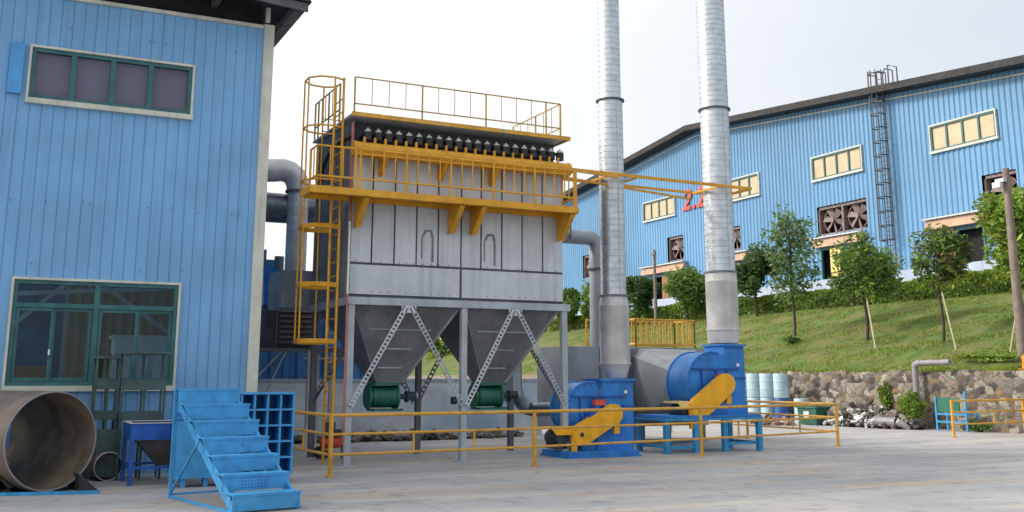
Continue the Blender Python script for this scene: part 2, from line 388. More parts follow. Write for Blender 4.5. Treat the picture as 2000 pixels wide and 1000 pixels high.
# ================================================================ FOLIAGE
def leaves(mb, c, rad, n, size, pal, rnd, clumps=14, squash=1, shell=.5):
    cs = []
    for i in range(clumps):
        while True:
            p = Vector((rnd.uniform(-1,1), rnd.uniform(-1,1), rnd.uniform(-1,1)))
            if shell*.6 < p.length < 1: break
        cs.append((Vector((c[0]+p.x*rad[0]*.72, c[1]+p.y*rad[1]*.72, c[2]+p.z*rad[2]*.76)), .24+.26*rnd.random(), .68+.6*rnd.random()))
    for i in range(n):
        cc, s_, ton = rnd.choice(cs)
        d = Vector((rnd.gauss(0,1), rnd.gauss(0,1), rnd.gauss(0,1))).normalized()*rnd.random()**.45
        p = cc+Vector((d.x*rad[0], d.y*rad[1], d.z*rad[2]))*s_
        a = Vector((rnd.gauss(0,1), rnd.gauss(0,1), rnd.gauss(0,.6))).normalized(); b = a.cross(Vector((rnd.gauss(0,1), rnd.gauss(0,1), rnd.gauss(0,1)))).normalized()
        sz = size*(.6+.8*rnd.random()); o = len(mb.v)
        mb.v += [tuple(p-a*sz), tuple(p+b*sz*.42), tuple(p+a*sz), tuple(p-b*sz*.42)]; mb.f.append((o, o+1, o+2, o+3))
        col = rnd.choice(pal); t_ = ton*(.8+.4*rnd.random()); mb.c.append(tuple(q*t_ for q in col))
    return cs
BRIGHT = [(.20,.32,.045),(.25,.36,.055),(.13,.25,.04),(.30,.38,.08)]
MIDG = [(.12,.21,.05),(.16,.26,.06),(.075,.15,.045),(.21,.28,.07)]
DARKG = [(.05,.10,.035),(.07,.13,.04),(.10,.16,.05)]
def tree(base, top, rad, n, pal, label, trunk_r=.06, crown_c=None, clumps=18, size=.13, low=None):
    rnd = random.Random(int(base[0]*77+base[1]*131)); x, y, z = base
    cz = crown_c if crown_c else top-rad[2]
    rt = thing('tree', label, 'tree', base, 'young trees on the slope and by the road')
    cr = MB(); cr.c = []; cs = leaves(cr, (x, y, cz), rad, n, size, pal, rnd, clumps)
    tk = MB(); pts = [(x+.05*math.sin(i*1.3)*(i > 0), y+.04*math.cos(i*2.1)*(i > 0), z-.1+(cz+rad[2]*.5-z)*i/6) for i in range(7)]
    tk.tube(pts, [trunk_r*(1-.11*i) for i in range(7)], 8)
    rnd.shuffle(cs)
    for q, _, _ in cs[:12]:
        s_ = max(z+(cz-z)*.6, min(q.z-.3*rad[2], cz+rad[2]*.3)); st = Vector((x, y, s_)); mid = (st+q)/2+Vector((0,0,.08*rad[2]))
        tk.tube([tuple(st), tuple(mid), tuple(q)], [trunk_r*.42, trunk_r*.28, trunk_r*.12], 5)
    tk.build('trunk', 'bark', rt); cr.build('crown', 'leaf', rt, smooth=0)
    return rt
tree((34.9,39.1,hill_z(34.9,39.1)), 10.15, (1.6,1.75,2.5), 2300, [(.10,.18,.07),(.13,.21,.08),(.17,.25,.09)], 'sparse grey green tree with a tall airy crown on the slope', .075, 7.55, 30, .13)
tree((34.7,34.2,hill_z(34.7,34.2)), 8.4, (1.7,1.85,1.75), 4700, MIDG+BRIGHT[:1], 'round full tree mid slope in front of the big fan opening, with one leaning prop', .085, 6.55, 24, .13)
tree((33.7,29.2,hill_z(33.7,29.2)), 7.95, (1.3,1.45,1.35), 2400, MIDG+[(.12,.10,.05)], 'thin tree with brownish crown left of the brown doorway', .065, 6.6, 20, .12)
tree((34.2,26.0,hill_z(34.2,26.0)), 8.95, (1.4,1.5,1.7), 4300, BRIGHT, 'bright yellow green tree behind the big grey pole at the right edge', .09, 7.35, 24, .13)
tree((41.2,49.4,5.3), 9.8, (1.6,1.8,1.75), 5200, DARKG, 'dark green tree just right of the rear chimney', .09, 7.95, 20, .15)
tree((41.2,56.5,5.3), 9.3, (1.9,2.15,1.65), 4800, MIDG, 'full green tree between the two chimneys beside the thin wooden pole', .08, 7.6, 18, .15)
tree((41.2,62.3,5.3), 9.7, (1.6,1.9,1.75), 4800, DARKG, 'dark green tree close behind the front chimney', .09, 7.9, 18, .15)
tree((41.2,72.5,5.3), 9.0, (1.5,1.9,1.4), 2600, MIDG, 'small tree showing just right of the collector corner', .08, 7.6, 14, .17)
tree((41.2,69.0,5.3), 9.1, (1.1,1.3,1.5), 1500, BRIGHT+MIDG, 'thin pale tree partly hidden by the vertical grey duct', .07, 7.6, 12, .17)
tree((36.5,86,4.2), 6.5, (2.6,3.6,1.9), 3200, BRIGHT, 'yellow green trees seen under the collector hoppers', .1, 4.6, 16, .24)
# hedge
def hedge():
    rnd = random.Random(11); mb = MB(); mb.c = []
    for i in range(38000):
        y = 31+rnd.random()**1.35*62; top = 6.66+.05*math.sin(y*1.1)+.04*math.sin(y*2.7+1)
        if y < 37: top += .12
        x = 41.75+1.4*rnd.random(); z = 5.45+(top-5.45)*rnd.random()**.7
        if rnd.random() < .6: x = 41.7+.25*rnd.random()
        elif rnd.random() < .6: z = top-.12*rnd.random()
        a = Vector((rnd.gauss(0,1), rnd.gauss(0,1), rnd.gauss(0,1))).normalized(); b = a.cross(Vector((rnd.random()+.1, rnd.random(), rnd.random()))).normalized()
        sz = .06+.08*rnd.random()+(y-31)*.0012; p = Vector((x, y, z)); o = len(mb.v)
        mb.v += [tuple(p-a*sz), tuple(p+b*sz*.55), tuple(p+a*sz), tuple(p-b*sz*.55)]; mb.f.append((o, o+1, o+2, o+3))
        ton = .55+.5*(.5+.5*math.sin(y*1.9)*math.sin(y*.7+z*4))
        col = rnd.choice(BRIGHT if (y < 38.5 and z > 6.1) or (z > 6.35 and rnd.random() < .7) or rnd.random() < .2 else MIDG)
        mb.c.append(tuple(q*ton*1.15 for q in col))
    core = MB()
    for k in range(31): core.box(41.95, 31+2*k, 5.5, 42.95, 32.98+2*k, 6.35)
    h = thing('hedge', 'long clipped green hedge along the top of the slope', 'hedge', (42.4, 60, 5.6))
    mb.build('foliage', 'leaf', h, smooth=0); core.build('twigs', 'bark', h, smooth=0)
hedge()
def bush(name, c, rad, n, label, cat, pal=BRIGHT, size=.06, clumps=12):
    rnd = random.Random(int(c[1]*100)); rt = thing(name, label, cat, (c[0], c[1], max(0, c[2]-rad[2])))
    m_ = MB(); m_.c = []; cs = leaves(m_, c, rad, n, size, pal, rnd, clumps, shell=.2); m_.build('foliage', 'leaf', rt, smooth=0)
    st = MB()
    for q, _, _ in cs[:8]: st.tube([(c[0]+.1, c[1], max(0, c[2]-rad[2])), tuple(q)], [.02, .008], 5)
    st.build('stem', 'bark', rt)
bush('bush', (28.75, 26.55, .72), (.35, .62, .72), 2600, 'bright green leafy bush at the foot of the grey pipe', 'bush')
bush('climbing_plant', (29.35, 28.25, 1.15), (.16, .32, .62), 900, 'small green climber growing up the rubble wall', 'plant')
bush('weeds', (28.9, 23.9, .22), (.25, .6, .22), 500, 'low dark weeds at the wall foot right of the blue metal chair', 'plant', MIDG)
bush('weeds', (34.6, 39.1, hill_z(34.6,39.1)+.2), (.5, .7, .2), 700, 'tuft of weeds around the foot of the sparse grey green tree', 'plant', MIDG)
bush('weeds', (31.1, 24.8, 2.45), (.5, 1.6, .16), 1100, 'bright grassy tuft above the wall beside the horizontal grey pipe', 'plant', BRIGHT)
def prop(a, b, label):
    MB().tube([a, b], .03, 6).build('tree_prop', 'bamboo', label=label, category='prop', group='pale tree props', org=a)
prop((33.2,32.3,hill_z(33.2,32.3)), (34.6,34.0,5.4), 'pale stick leaning against the round full tree mid slope')
prop((32.6,27.7,hill_z(32.6,27.7)), (33.6,29.0,5.1), 'pale stick leaning against the thin brownish tree')
prop((31.6,24.6,2.6), (33.2,25.2,4.9), 'pale stick leaning near the big grey pole')
# poles
def pole():
    p = thing('utility_pole', 'thick grey pole with a small lamp near the right edge', 'pole', (31.5,24.05,2.3))
    MB().tube([(31.5,24.05,2.2),(31.5,24.0,9.0)], [.17,.12], 16).build('shaft', 'wood', p)
    MB().box(31.2,23.9,8.5,31.36,24.25,8.62).box(31.1,23.97,8.3,31.2,24.3,8.5).build('lamp_bracket', 'galv_dull', p)
pole()
p = thing('wooden_pole', 'thin wooden pole standing between the two chimneys', 'pole', (41,59.8,5.2))
MB().tube([(41,59.8,5.2),(41,59.8,10.6)], [.14,.10], 10).build('shaft', 'wood', p)
MB().box(40.85,59.5,10.25,40.97,60.1,10.37).build('crossarm', 'wood', p)

# ================================================================ RIGHT BUILDING (gable end faces -X, plane X = 50)
def right_building():
    XP = 50.0; AP = (66.34, 21.95); zb = 8.15
    b = thing('factory_hall', 'long blue corrugated hall with a dark gable roof above the slope', 'building', (50, 60, 8.1))
    rt = lambda y: AP[1]-.0955*(AP[0]-y) if y < AP[0] else AP[1]-.112*(y-AP[0])
    wins = [(y, y+4.55, 15.2, 16.72) for y in (38.35, 48.6, 58.85, 69.6)]
    louv = [(37.4,39.65,11.2,13.15), (48.55,53.1,11.3,13.28), (61.3,63.4,11.35,13.15), (68.6,70.85,11.3,13.35), (83.2,84.95,11.1,13.3)]
    doors = [(39.75,41.75,8.2,10.35), (50.9,52.9,8.2,10.4), (61.3,62.9,8.2,10.4), (70.6,73.0,8.2,10.3)]
    mb = panel_wall(MB(), 'y', XP, 20, 104, zb, lambda y: rt(y)-.19, wins+louv+doors, [(0,0),(.08,.07),(.16,.07),(.24,0)], .38)
    mb.build('wall', 'wall_blue2', b, smooth=0)
    MB().box(50.1,20,8.0,90,20.1,17.4).box(50.1,103.9,8.0,90,104,17).box(89.9,20,8,90,104,17).build('rear_wall', 'wall_blue2', b, smooth=0)
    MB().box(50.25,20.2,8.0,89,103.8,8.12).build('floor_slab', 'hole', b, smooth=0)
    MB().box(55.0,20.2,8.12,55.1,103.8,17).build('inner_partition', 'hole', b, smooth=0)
    # roof: two slopes
    r = MB(); x0, x1 = 48.9, 91
    for ya, yb in ((19, AP[0]), (AP[0], 105)):
        za, zb2 = rt(ya)+.05, rt(yb)+.05
        r.prism([(x0,ya,za-.22),(x0,yb,zb2-.22),(x0,yb,zb2-.10),(x0,ya,za-.10)], (x1-x0,0,0))
    r.build('roof', 'dark', b, smooth=0)
    f = MB()
    for ya, yb in ((19, AP[0]), (AP[0], 105)):
        za, zb2 = rt(ya), rt(yb)
        f.prism([(48.8,ya,za-.42),(48.8,yb,zb2-.42),(48.8,yb,zb2+.02),(48.8,ya,za+.02)], (.1,0,0))
        f.prism([(48.9,ya,za-.40),(48.9,yb,zb2-.40),(48.9,yb,zb2-.36),(48.9,ya,za-.36)], (1.08,0,0))
    f.build('fascia', 'dark', b, smooth=0)
    tr = MB()
    for ya, yb in ((20, AP[0]), (AP[0], 104)):
        tr.prism([(49.86,ya,rt(ya)-.78),(49.86,yb,rt(yb)-.78),(49.86,yb,rt(yb)-.70),(49.86,ya,rt(ya)-.70)], (.06,0,0))
    tr.build('eave_trim', 'trim', b, smooth=0)
    for (a, c, z0, z1) in wins:
        fr = MB(); e = .09
        fr.box(49.84,a,z0,49.98,a+e,z1).box(49.84,c-e,z0,49.98,c,z1).box(49.84,a+e,z1-e,49.98,c-e,z1).box(49.84,a+e,z0,49.98,c-e,z0+e)
        w_ = (c-a)/4
        for i in (1, 2, 3): fr.box(49.85,a+i*w_-.06,z0+e,49.98,a+i*w_+.06,z1-e)
        wo = fr.build('window', 'green', b, smooth=0)
        pn = MB()
        for i in range(4): pn.box(49.93,a+i*w_+.03,z0+e+.01,49.96,a+(i+1)*w_-.03,z1-e-.01)
        pn.build('pane', 'tanpane', wo, smooth=0)
        MB().box(49.78,a-.12,z0-.15,49.97,c+.12,z0-.01).box(49.8,a-.08,z0,49.97,a-.01,z1+.1).box(49.8,c+.01,z0,49.97,c+.08,z1+.1).box(49.8,a-.01,z1+.01,49.97,c+.01,z1+.1).build('sill', 'trim', wo, smooth=0)
    for (a, c, z0, z1) in louv:
        big = c-a > 3; L = MB(); k = 2 if big else 1; w_ = (c-a)/k
        L.box(50.1,a,z0,50.6,a+.12,z1).box(50.1,c-.12,z0,50.6,c,z1).box(50.1,a,z1-.2,50.55,c,z1-.02).box(50.1,a,z0,50.55,c,z0+.1)
        if big: L.box(50.1,(a+c)/2-.08,z0+.1,50.5,(a+c)/2+.08,z1-.2)
        lo = L.build('fan_opening', 'fanblade', b, smooth=0)
        MB().box(51.2,a-.2,z0-.2,51.3,c+.2,z1+.2).build('hall_shade_sheet', 'hole', lo, smooth=0)  # near-black backing sheet, its colour stands in for the unlit hall
        for i in range(k):
            cy, cz = a+w_*(i+.5), (z0+z1)/2-.03; rr = min(w_, z1-z0)/2-.14; fb = MB()
            fb.lathe((50.35,cy,cz), (1,0,0), [(0,rr),(0,rr+.05),(.2,rr+.05),(.2,rr),(0,rr)], 20); fb.cyl((50.2,cy,cz),(50.5,cy,cz),.16, n=12)
            for q in range(6):
                an = q*math.pi/3+.3+i; d = Vector((0,math.cos(an),math.sin(an))); pd = Vector((.12,-math.sin(an)*.22,math.cos(an)*.22))
                c0 = Vector((50.35,cy,cz))
                fb.add([c0+d*.12-pd*.5, c0+d*.12+pd*.5, c0+d*rr+pd, c0+d*rr-pd], [(0,1,2,3)])
            fb.build('fan_rotor', 'fanblade', lo, smooth=0)
    for (a, c, z0, z1) in doors:
        fr = MB().box(49.88,a,z0,50.05,a+.12,z1).box(49.88,c-.12,z0,50.05,c,z1).box(49.88,a+.12,z1-.14,50.05,c-.12,z1)
        d = fr.build('door', 'green', b, smooth=0)
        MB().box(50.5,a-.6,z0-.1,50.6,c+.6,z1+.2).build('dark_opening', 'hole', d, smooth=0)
    MB().box(49.80,41.78,8.3,49.9,43.2,10.35).build('door_leaf', 'brown', b, smooth=0)
    MB().box(49.80,50.95,8.3,49.88,51.9,10.3).build('door_leaf', 'pale_yellow', b, smooth=0)
    MB().box(49.80,61.4,8.3,49.9,62.1,10.3).build('door_leaf', 'salmon', b, smooth=0)
    MB().box(49.80,70.7,8.3,49.9,71.6,10.2).build('door_leaf', 'brown', b, smooth=0)
    for (a, c) in ((38.0,43.6), (48.8,53.3), (60.2,64.2), (68.2,74.3)):
        cp = MB().prism([(49.82,a,11.05),(49.6,a,11.0),(49.5,a,10.45),(49.82,a,10.45)], (0,c-a,0))
        co = cp.build('canopy', 'salmon', b, smooth=0)
        MB().prism([(49.82,a-.1,11.2),(49.4,a-.1,11.12),(49.4,a-.1,11.04),(49.82,a-.1,11.07)], (0,c-a+.2,0)).build('canopy_edge', 'trim', co, smooth=0)
    MB().box(48.7,20,6.0,50.2,104,8.13).build('plinth', 'plinth', b, smooth=0)
    # caged ladder
    ld = MB(); ya, yb = 46.15, 46.75
    for y in (ya, yb): ld.tube([(49.7,y,8.2),(49.7,y,20.9),(49.9,y,21.35),(50.6,y,21.35),(50.6,y,20.3)], .045, 6)
    for k in range(42): ld.tube([(49.7,ya,8.4+.3*k),(49.7,yb,8.4+.3*k)], .022, 5)
    lo = ld.build('ladder', 'grey_dark', b)
    cg = MB()
    hoop = lambda z: [(49.7,ya,z),(49.4,ya-.15,z),(49.05,ya,z),(48.95,(ya+yb)/2,z),(49.05,yb,z),(49.4,yb+.15,z),(49.7,yb,z)]
    for k in range(13): cg.tube(hoop(10.2+.9*k), .045, 5)
    for i in (1, 2, 3, 4, 5):
        q = hoop(0)[i]; cg.tube([(q[0],q[1],10.2),(q[0],q[1],21.2)], .035, 5)
    for y in (45.6, 47.3): cg.tube([(49.6,y,19.6),(49.6,y,21.4),(50.4,y,21.4),(50.4,y,19.9)], .05, 5)
    cg.build('ladder_cage', 'grey_dark', lo)
    # red lettering
    cu = bpy.data.curves.new('red_lettering', 'FONT'); cu.body = '2.2'; cu.size = 2.35; cu.shear = .25; cu.extrude = .04; cu.offset = .03; cu.space_character = 1.1
    to = bpy.data.objects.new('tmp', cu); COL.objects.link(to); bpy.context.view_layer.update()
    me = bpy.data.meshes.new_from_object(to); bpy.data.objects.remove(to)
    Mx = Matrix(((0,0,-1,49.86-50),(-1,0,0,68.5-60),(0,1,0,15.3-8.1),(0,0,0,1)))
    me.transform(Mx); me.materials.clear(); me.materials.append(M['red'])
    o = bpy.data.objects.new('red_lettering', me); COL.objects.link(o); o.parent = b
right_building()

# ================================================================ LEFT BUILDING (front plane Y = 20.41)
def left_building():
    b = thing('workshop_building', 'pale blue sheet metal workshop with a dark overhanging roof at the left', 'building', (4.6, 20.41, 0))
    FY = 20.41
    W1 = (.15, 3.05, 6.80, 7.78); W2 = (.22, 3.05, 1.58, 3.45)
    mb = panel_wall(MB(), 'x', FY, -9, 4.42, 0, lambda x: 8.82, [W1, W2], [(0,.022),(.181,.022),(.185,0.008),(.197,0.008),(.202,.022)], .205)
    # slightly oil-canned pans
    mb.build('wall', 'wall_blue', b, smooth=0)
    MB().box(4.5,20.6,0,4.6,36,8.8).box(-9,35.9,0,4.5,36,9.2).build('rear_wall', 'wall_blue', b, smooth=0)
    MB().box(4.42,20.33,0,4.63,20.6,8.9).build('corner_trim', 'trim', b, smooth=0)
    MB().box(-9,20.32,8.80,4.41,20.40,8.87).build('top_trim', 'trim', b, smooth=0)
    MB().box(-9,20.46,8.87,4.4,20.6,9.9).build('gable_gap_shade', 'hole', b, smooth=0)  # near-black sheet paints the shade of the open gap under the roof
    MB().box(-.22,20.30,6.85,.02,20.375,7.82).build('patch_sheet', 'patch', b, smooth=0)
    sc = MB(); rq = random.Random(4)
    for k in range(30): x_, z_ = rq.uniform(-.8,4.3), rq.choice((1.35,3.75,4.9,6.2,6.3,8.2))+rq.uniform(-.05,.05); sc.cyl((x_,20.355,z_),(x_,20.38,z_),.009,n=6)
    sc.build('roofing_screw', 'dark', b, smooth=0)
    # roof
    r = MB(); zf = lambda x: 9.22+.085*(5.15-x)
    for k in range(58):
        xa = 5.15-k*.25; xb = xa-.25
        r.prism([(xa,19.45,zf(xa)),(xa-.06,19.45,zf(xa)+.06),(xb+.06,19.45,zf(xb)+.06),(xb,19.45,zf(xb)),(xb,19.45,zf(xb)-.03),(xa,19.45,zf(xa)-.03)], (0,17.3,0))
    ro = r.build('roof', 'dark', b, smooth=0)
    pl = MB()
    for k in range(9):
        x = 4.9-k*1.5; pl.box(x-.06,19.6,zf(x)-.24,x+.06,36,zf(x)-.045)
    pl.box(4.85,19.55,9.02,5.05,36,9.16)
    pl.build('purlin', 'grey_dark', ro, smooth=0)
    MB().prism([(-9,19.5,zf(-9)-.30),(5.1,19.5,zf(5.1)-.22),(5.1,19.5,zf(5.1)-.05),(-9,19.5,zf(-9)-.05)], (0,.05,0)).build('bargeboard', 'grey_dark', ro, smooth=0)
    MB().bar((4.45,20.2,8.9),(4.45,20.2,9.2),.08).build('roof_strut', 'trim', ro, smooth=0)
    # upper window
    def window(W, rows, cols, pane):
        a, c, z0, z1 = W; t = .07
        f = MB().box(a,20.37,z0,a+t,20.47,z1).box(c-t,20.37,z0,c,20.47,z1).box(a+t,20.37,z1-t,c-t,20.47,z1).box(a+t,20.37,z0,c-t,20.47,z0+t)
        for x in cols: f.box(x-.045,20.375,z0+t,x+.045,20.465,z1-t)
        for z in rows: f.box(a+t,20.38,z-.04,c-t,20.46,z+.04)
        wo = f.build('window', 'green', b, smooth=0)
        MB().box(a-.05,20.30,z0-.10,c+.05,20.40,z0-.001).box(a-.045,20.33,z0,a-.001,20.41,z1+.045).box(c+.001,20.33,z0,c+.045,20.41,z1+.045).box(a-.001,20.33,z1+.001,c+.001,20.41,z1+.045).build('sill', 'trim', wo, smooth=0)
        return wo
    w1 = window(W1, [], [.88, 1.58, 2.27], None)
    MB().box(W1[0]+.05,20.42,W1[2]+.05,W1[1]-.05,20.43,W1[3]-.05).build('pane', 'glass2', w1, smooth=0)
    bl = MB()
    for k in range(15): z = W1[2]+.06+k*.0575; bl.box(W1[0]+.06,20.494,z,W1[1]-.06,20.504,z+.048)
    bl.box(W1[0]+.05,20.505,W1[2]+.04,W1[1]-.05,20.52,W1[3]-.04)
    bl.build('blind', 'blind', w1, smooth=0)
    w2 = window(W2, [3.0], [1.62], None)
    sl = MB()      # sliding sashes
    for a, c, y in ((.30,.92,20.40),(.90,1.56,20.43),(1.68,2.36,20.40),(2.34,2.97,20.43)):
        sl.box(a,y,1.66,a+.05,y+.025,2.95).box(c-.05,y,1.66,c,y+.025,2.95).box(a+.05,y,1.66,c-.05,y+.025,1.72).box(a+.05,y,2.90,c-.05,y+.025,2.95)
    sl.build('sash', 'green', w2, smooth=0)
    MB().box(.28,20.447,1.64,2.98,20.452,3.39).build('pane', 'glass', w2, smooth=0)
    MB().box(.87,20.37,2.12,.90,20.40,2.22).build('latch', 'white', w2, smooth=0)
    # what stands inside, seen through the glass
    MB().box(-8.9,20.6,0,4.45,35.8,.02).build('inside_floor', 'brown', b, smooth=0)
    ib = panel_wall(MB(), 'x', 24.6, 1.35, 4.45, 0, lambda x: 5.2, [], [(0,0),(.05,.04),(.1,.04),(.15,0)], .22)
    ib.build('inside_partition', 'brownwall', b, smooth=0)
    MB().box(-4,25.2,0,1.33,25.3,5.2).build('inside_screen', 'darkblue', b, smooth=0)
    ir = MB()
    for p, q in (((-.9,24.3,1.7),(2.0,24.3,4.4)), ((1.8,24.3,3.9),(4.2,24.3,2.2)), ((-.8,23.0,3.3),(3.8,23.0,3.65))): ir.bar(p, q, .09, .09)
    ir.build('inside_brace', 'galv_dull', b, smooth=0)
    MB().box(2.3,23.6,0,3.5,24.4,2.55).box(2.25,23.55,2.55,3.55,24.45,2.62).build('inside_cabinet', 'white', b, smooth=0)
    MB().box(-.1,23.2,1.55,1.0,23.6,1.95).build('inside_crate', 'brown', b, smooth=0)
left_building()

# ================================================================ DUST COLLECTOR
def collector():
    c = thing('dust_collector', 'tall grey dust collector with twin hoppers and yellow walkways', 'dust collector', (9.0, 21.8, 0))
    X0, X1, Y0, Y1 = 6.42, 11.48, 20.41, 23.15
    B = lambda: MB()
    # body
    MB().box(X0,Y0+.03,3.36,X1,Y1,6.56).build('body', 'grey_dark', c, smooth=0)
    seams = [6.42,6.89,7.39,7.89,8.39,8.93,9.41,9.92,10.43,10.95,11.48]
    for a, e in zip(seams, seams[1:]):
        MB().box(a+.020,Y0-.005,4.08,e-.020,Y0+.029,6.55).build('panel', 'grey', c, smooth=0)
    for a, e in ((6.44, 8.90), (8.96, 11.46)): MB().box(a,Y0-.01,3.42,e,Y0+.029,4.03).build('panel', 'grey', c, smooth=0)
    rb = MB()
    for y in [20.65+.28*k for k in range(9)]: rb.box(X0-.05,y,3.4,X0-.001,y+.06,6.9)
    for z in (4.05, 5.2, 6.5): rb.box(X0-.03,Y0+.05,z,X0-.0015,Y1-.02,z+.07)
    MB().box(X0-.012,Y0+.03,3.37,X0-.001,Y1,6.55).build('side_panel', 'duct', c, smooth=0)
    rb.build('side_rib', 'grey_mid', c, smooth=0)
    # worn marks
    for cx in (8.15, 9.63):
        mk = MB()
        for i, (x, z0, z1) in enumerate(((cx-.14,4.22,4.68), (cx+.10,4.15,4.66))): mk.box(x-.012,Y0-.012,z0,x+.016+.02*i,Y0-.0055,z1)
        mk.prism([(cx-.15,Y0-.012,4.69),(cx-.10,Y0-.012,4.69),(cx-.03,Y0-.012,4.80),(cx+.05,Y0-.012,4.80),(cx+.08,Y0-.012,4.67),(cx+.14,Y0-.012,4.67),(cx+.09,Y0-.012,4.85),(cx-.07,Y0-.012,4.85)], (0,.006,0))
        mk.build('worn_mark', 'grey_mid', c, smooth=0)
    bt = MB()
    rnd = random.Random(2)
    for k in range(26):
        x = 6.5+k*.19+rnd.random()*.05
        if rnd.random() < .7: bt.cyl((x,Y0-.02,3.47),(x,Y0,3.47),.012,n=6)
        if rnd.random() < .6: bt.cyl((x,Y0-.02,4.10),(x,Y0,4.10),.011,n=6)
    bt.build('bolt', 'grey_dark', c, smooth=0)
    # hood above
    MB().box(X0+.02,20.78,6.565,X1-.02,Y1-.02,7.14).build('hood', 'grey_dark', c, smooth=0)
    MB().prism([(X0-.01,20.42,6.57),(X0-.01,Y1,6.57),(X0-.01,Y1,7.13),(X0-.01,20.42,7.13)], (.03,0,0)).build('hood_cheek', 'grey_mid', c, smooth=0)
    ro = MB().box(X0-.12,20.12,7.15,X1+.02,Y1+.05,7.19).build('roof', 'grey', c, smooth=0)
    MB().box(X0-.14,20.08,7.11,X1+.05,20.118,7.20).box(X1+.022,20.12,7.12,X1+.06,Y1+.05,7.2).build('roof_edge', 'yellow_rail', ro, smooth=0)
    lug = MB()
    for x in (6.55, 7.9, 9.5, 11.2): lug.box(x,20.3,7.19,x+.12,20.5,7.26)
    lug.build('roof_lug', 'grey_mid', ro, smooth=0)
    # header and pulse valves
    h = MB().tube([(6.38,20.12,6.42),(11.45,20.12,6.42)], .145, 14)
    h.box(6.38,20.0,6.27,11.45,20.30,6.31)
    ho = h.build('air_header', 'yellow', c)
    MB().cyl((6.33,20.12,6.42),(6.38,20.12,6.42),.16).build('end_cap', 'yellow', ho); MB().cyl((11.45,20.12,6.42),(11.5,20.12,6.42),.16).build('end_cap', 'yellow', ho)
    for k in range(21):
        x = 6.60+k*.233
        v = MB().cyl((x,20.2,6.54),(x,20.2,6.70),.03,n=8).build('pulse_valve', 'yellow', c)
        MB().cyl((x+.1,20.3,6.66),(x+.1,20.3,6.84),.092,n=12).tube([(x+.1,20.3,6.75),(x+.1,20.5,6.86),(x+.1,20.8,6.8)],.035,6).build('valve_body', 'black', v)
        MB().cyl((x+.1,20.3,6.84),(x+.1,20.3,6.885),.07,n=12).cyl((x+.1,20.3,6.885),(x+.1,20.3,6.93),.025,n=8).build('valve_cap', 'galv_dull', v)
    for x in (7.0, 8.37, 9.6):
        MB().prism([(x,20.30,6.27),(x,19.95,6.27),(x,20.2,5.98),(x,20.40,5.92)], (.06,0,0)).box(x-.02,20.37,5.95,x+.08,20.40,6.27).build('header_bracket', 'yellow', c, smooth=0)
    # walkway
    d = MB().box(5.35,19.62,5.42,11.42,20.38,5.45).box(5.35,19.60,5.33,11.42,19.617,5.47).box(11.423,19.60,5.33,11.45,20.38,5.47).box(5.32,19.60,5.33,5.347,20.38,5.47)
    d.box(5.4,20.30,5.32,11.41,20.36,5.415).box(5.4,19.7,5.33,11.41,19.76,5.415)
    d.build('walkway', 'yellow', c, smooth=0)
    for x in (6.48, 8.60, 9.12, 11.30):
        MB().prism([(x,20.38,5.41),(x,19.66,5.41),(x,19.68,5.35),(x,20.22,4.80),(x,20.38,4.78)], (.05,0,0)).prism([(x-.03,19.66,5.325),(x-.03,20.2,4.79),(x-.03,20.17,4.77),(x-.03,19.63,5.30)], (.11,0,0)).build('walkway_bracket', 'yellow', c, smooth=0)
    # railings
    def rail(pts, z, zt, zm, sp, postevery, name='railing', m='yellow', r=.018, mids=None):
        mb = MB()
        for z_ in (zt, zm): mb.tube([(p[0],p[1],z_) for p in pts], r+.004, 6)
        cnt = 0
        for (a, b_) in zip(pts, pts[1:]):
            L = math.dist(a, b_); n_ = max(1, round(L/sp))
            for i in range(n_+1):
                t_ = i/n_; x, y = a[0]+(b_[0]-a[0])*t_, a[1]+(b_[1]-a[1])*t_
                post = (cnt % postevery == 0) or i in (0, n_)
                mb.tube([(x,y,z if post else zm),(x,y,zt)], r+(.008 if post else -.003), 6); cnt += 1
        return mb.build(name, m, c)
    rail([(6.35,19.65),(11.36,19.65)], 5.45, 6.30, 5.68, .245, 4)
    rail([(5.45,20.15),(5.45,19.65),(6.25,19.65)], 5.45, 6.30, 5.68, .29, 3)
    rail([(11.41,19.66),(11.41,20.30)], 5.45, 6.30, 5.68, .3, 2)
    rail([(6.45,20.5),(11.50,20.5)], 7.19, 8.08, 7.49, .4, 4, 'roof_railing', 'roof_rail', .012)
    rail([(11.50,20.52),(11.50,23.0)], 7.19, 8.08, 7.49, .42, 3, 'roof_railing', 'roof_rail', .012)
    rail([(6.32,21.15),(6.32,23.1)], 7.19, 8.08, 7.49, .3, 3, 'roof_railing', 'roof_rail', .014)
    rail([(6.5,23.1),(11.4,23.1)], 7.19, 7.75, 7.45, .8, 3, 'roof_railing', 'roof_rail', .010)
    # ladder and cage
    ld = MB()
    for y in (20.42, 21.02): ld.tube([(6.18,y,.0),(6.18,y,8.0)], .028, 8)
    for k in range(26): ld.tube([(6.18,20.42,.3+.29*k),(6.18,21.02,.3+.29*k)], .014, 6)
    lo = ld.build('ladder', 'yellow', c)
    hoop = lambda z: [(6.18,20.42,z),(5.95,20.30,z),(5.66,20.34,z),(5.46,20.56,z),(5.46,20.88,z),(5.66,21.10,z),(5.95,21.14,z),(6.18,21.02,z)]
    cg = MB()
    for z in (2.42, 3.56, 4.76, 5.75, 6.9, 7.95):
        for dz in ((0, .045) if z < 5 else (0,)): cg.tube(hoop(z+dz), .028 if z < 5 else .02, 6)
    for i in (1, 3, 4, 6):
        q = hoop(0)[i]; cg.tube([(q[0],q[1],2.42),(q[0],q[1],7.95)], .018, 6)
    cg.build('ladder_cage', 'yellow', lo)
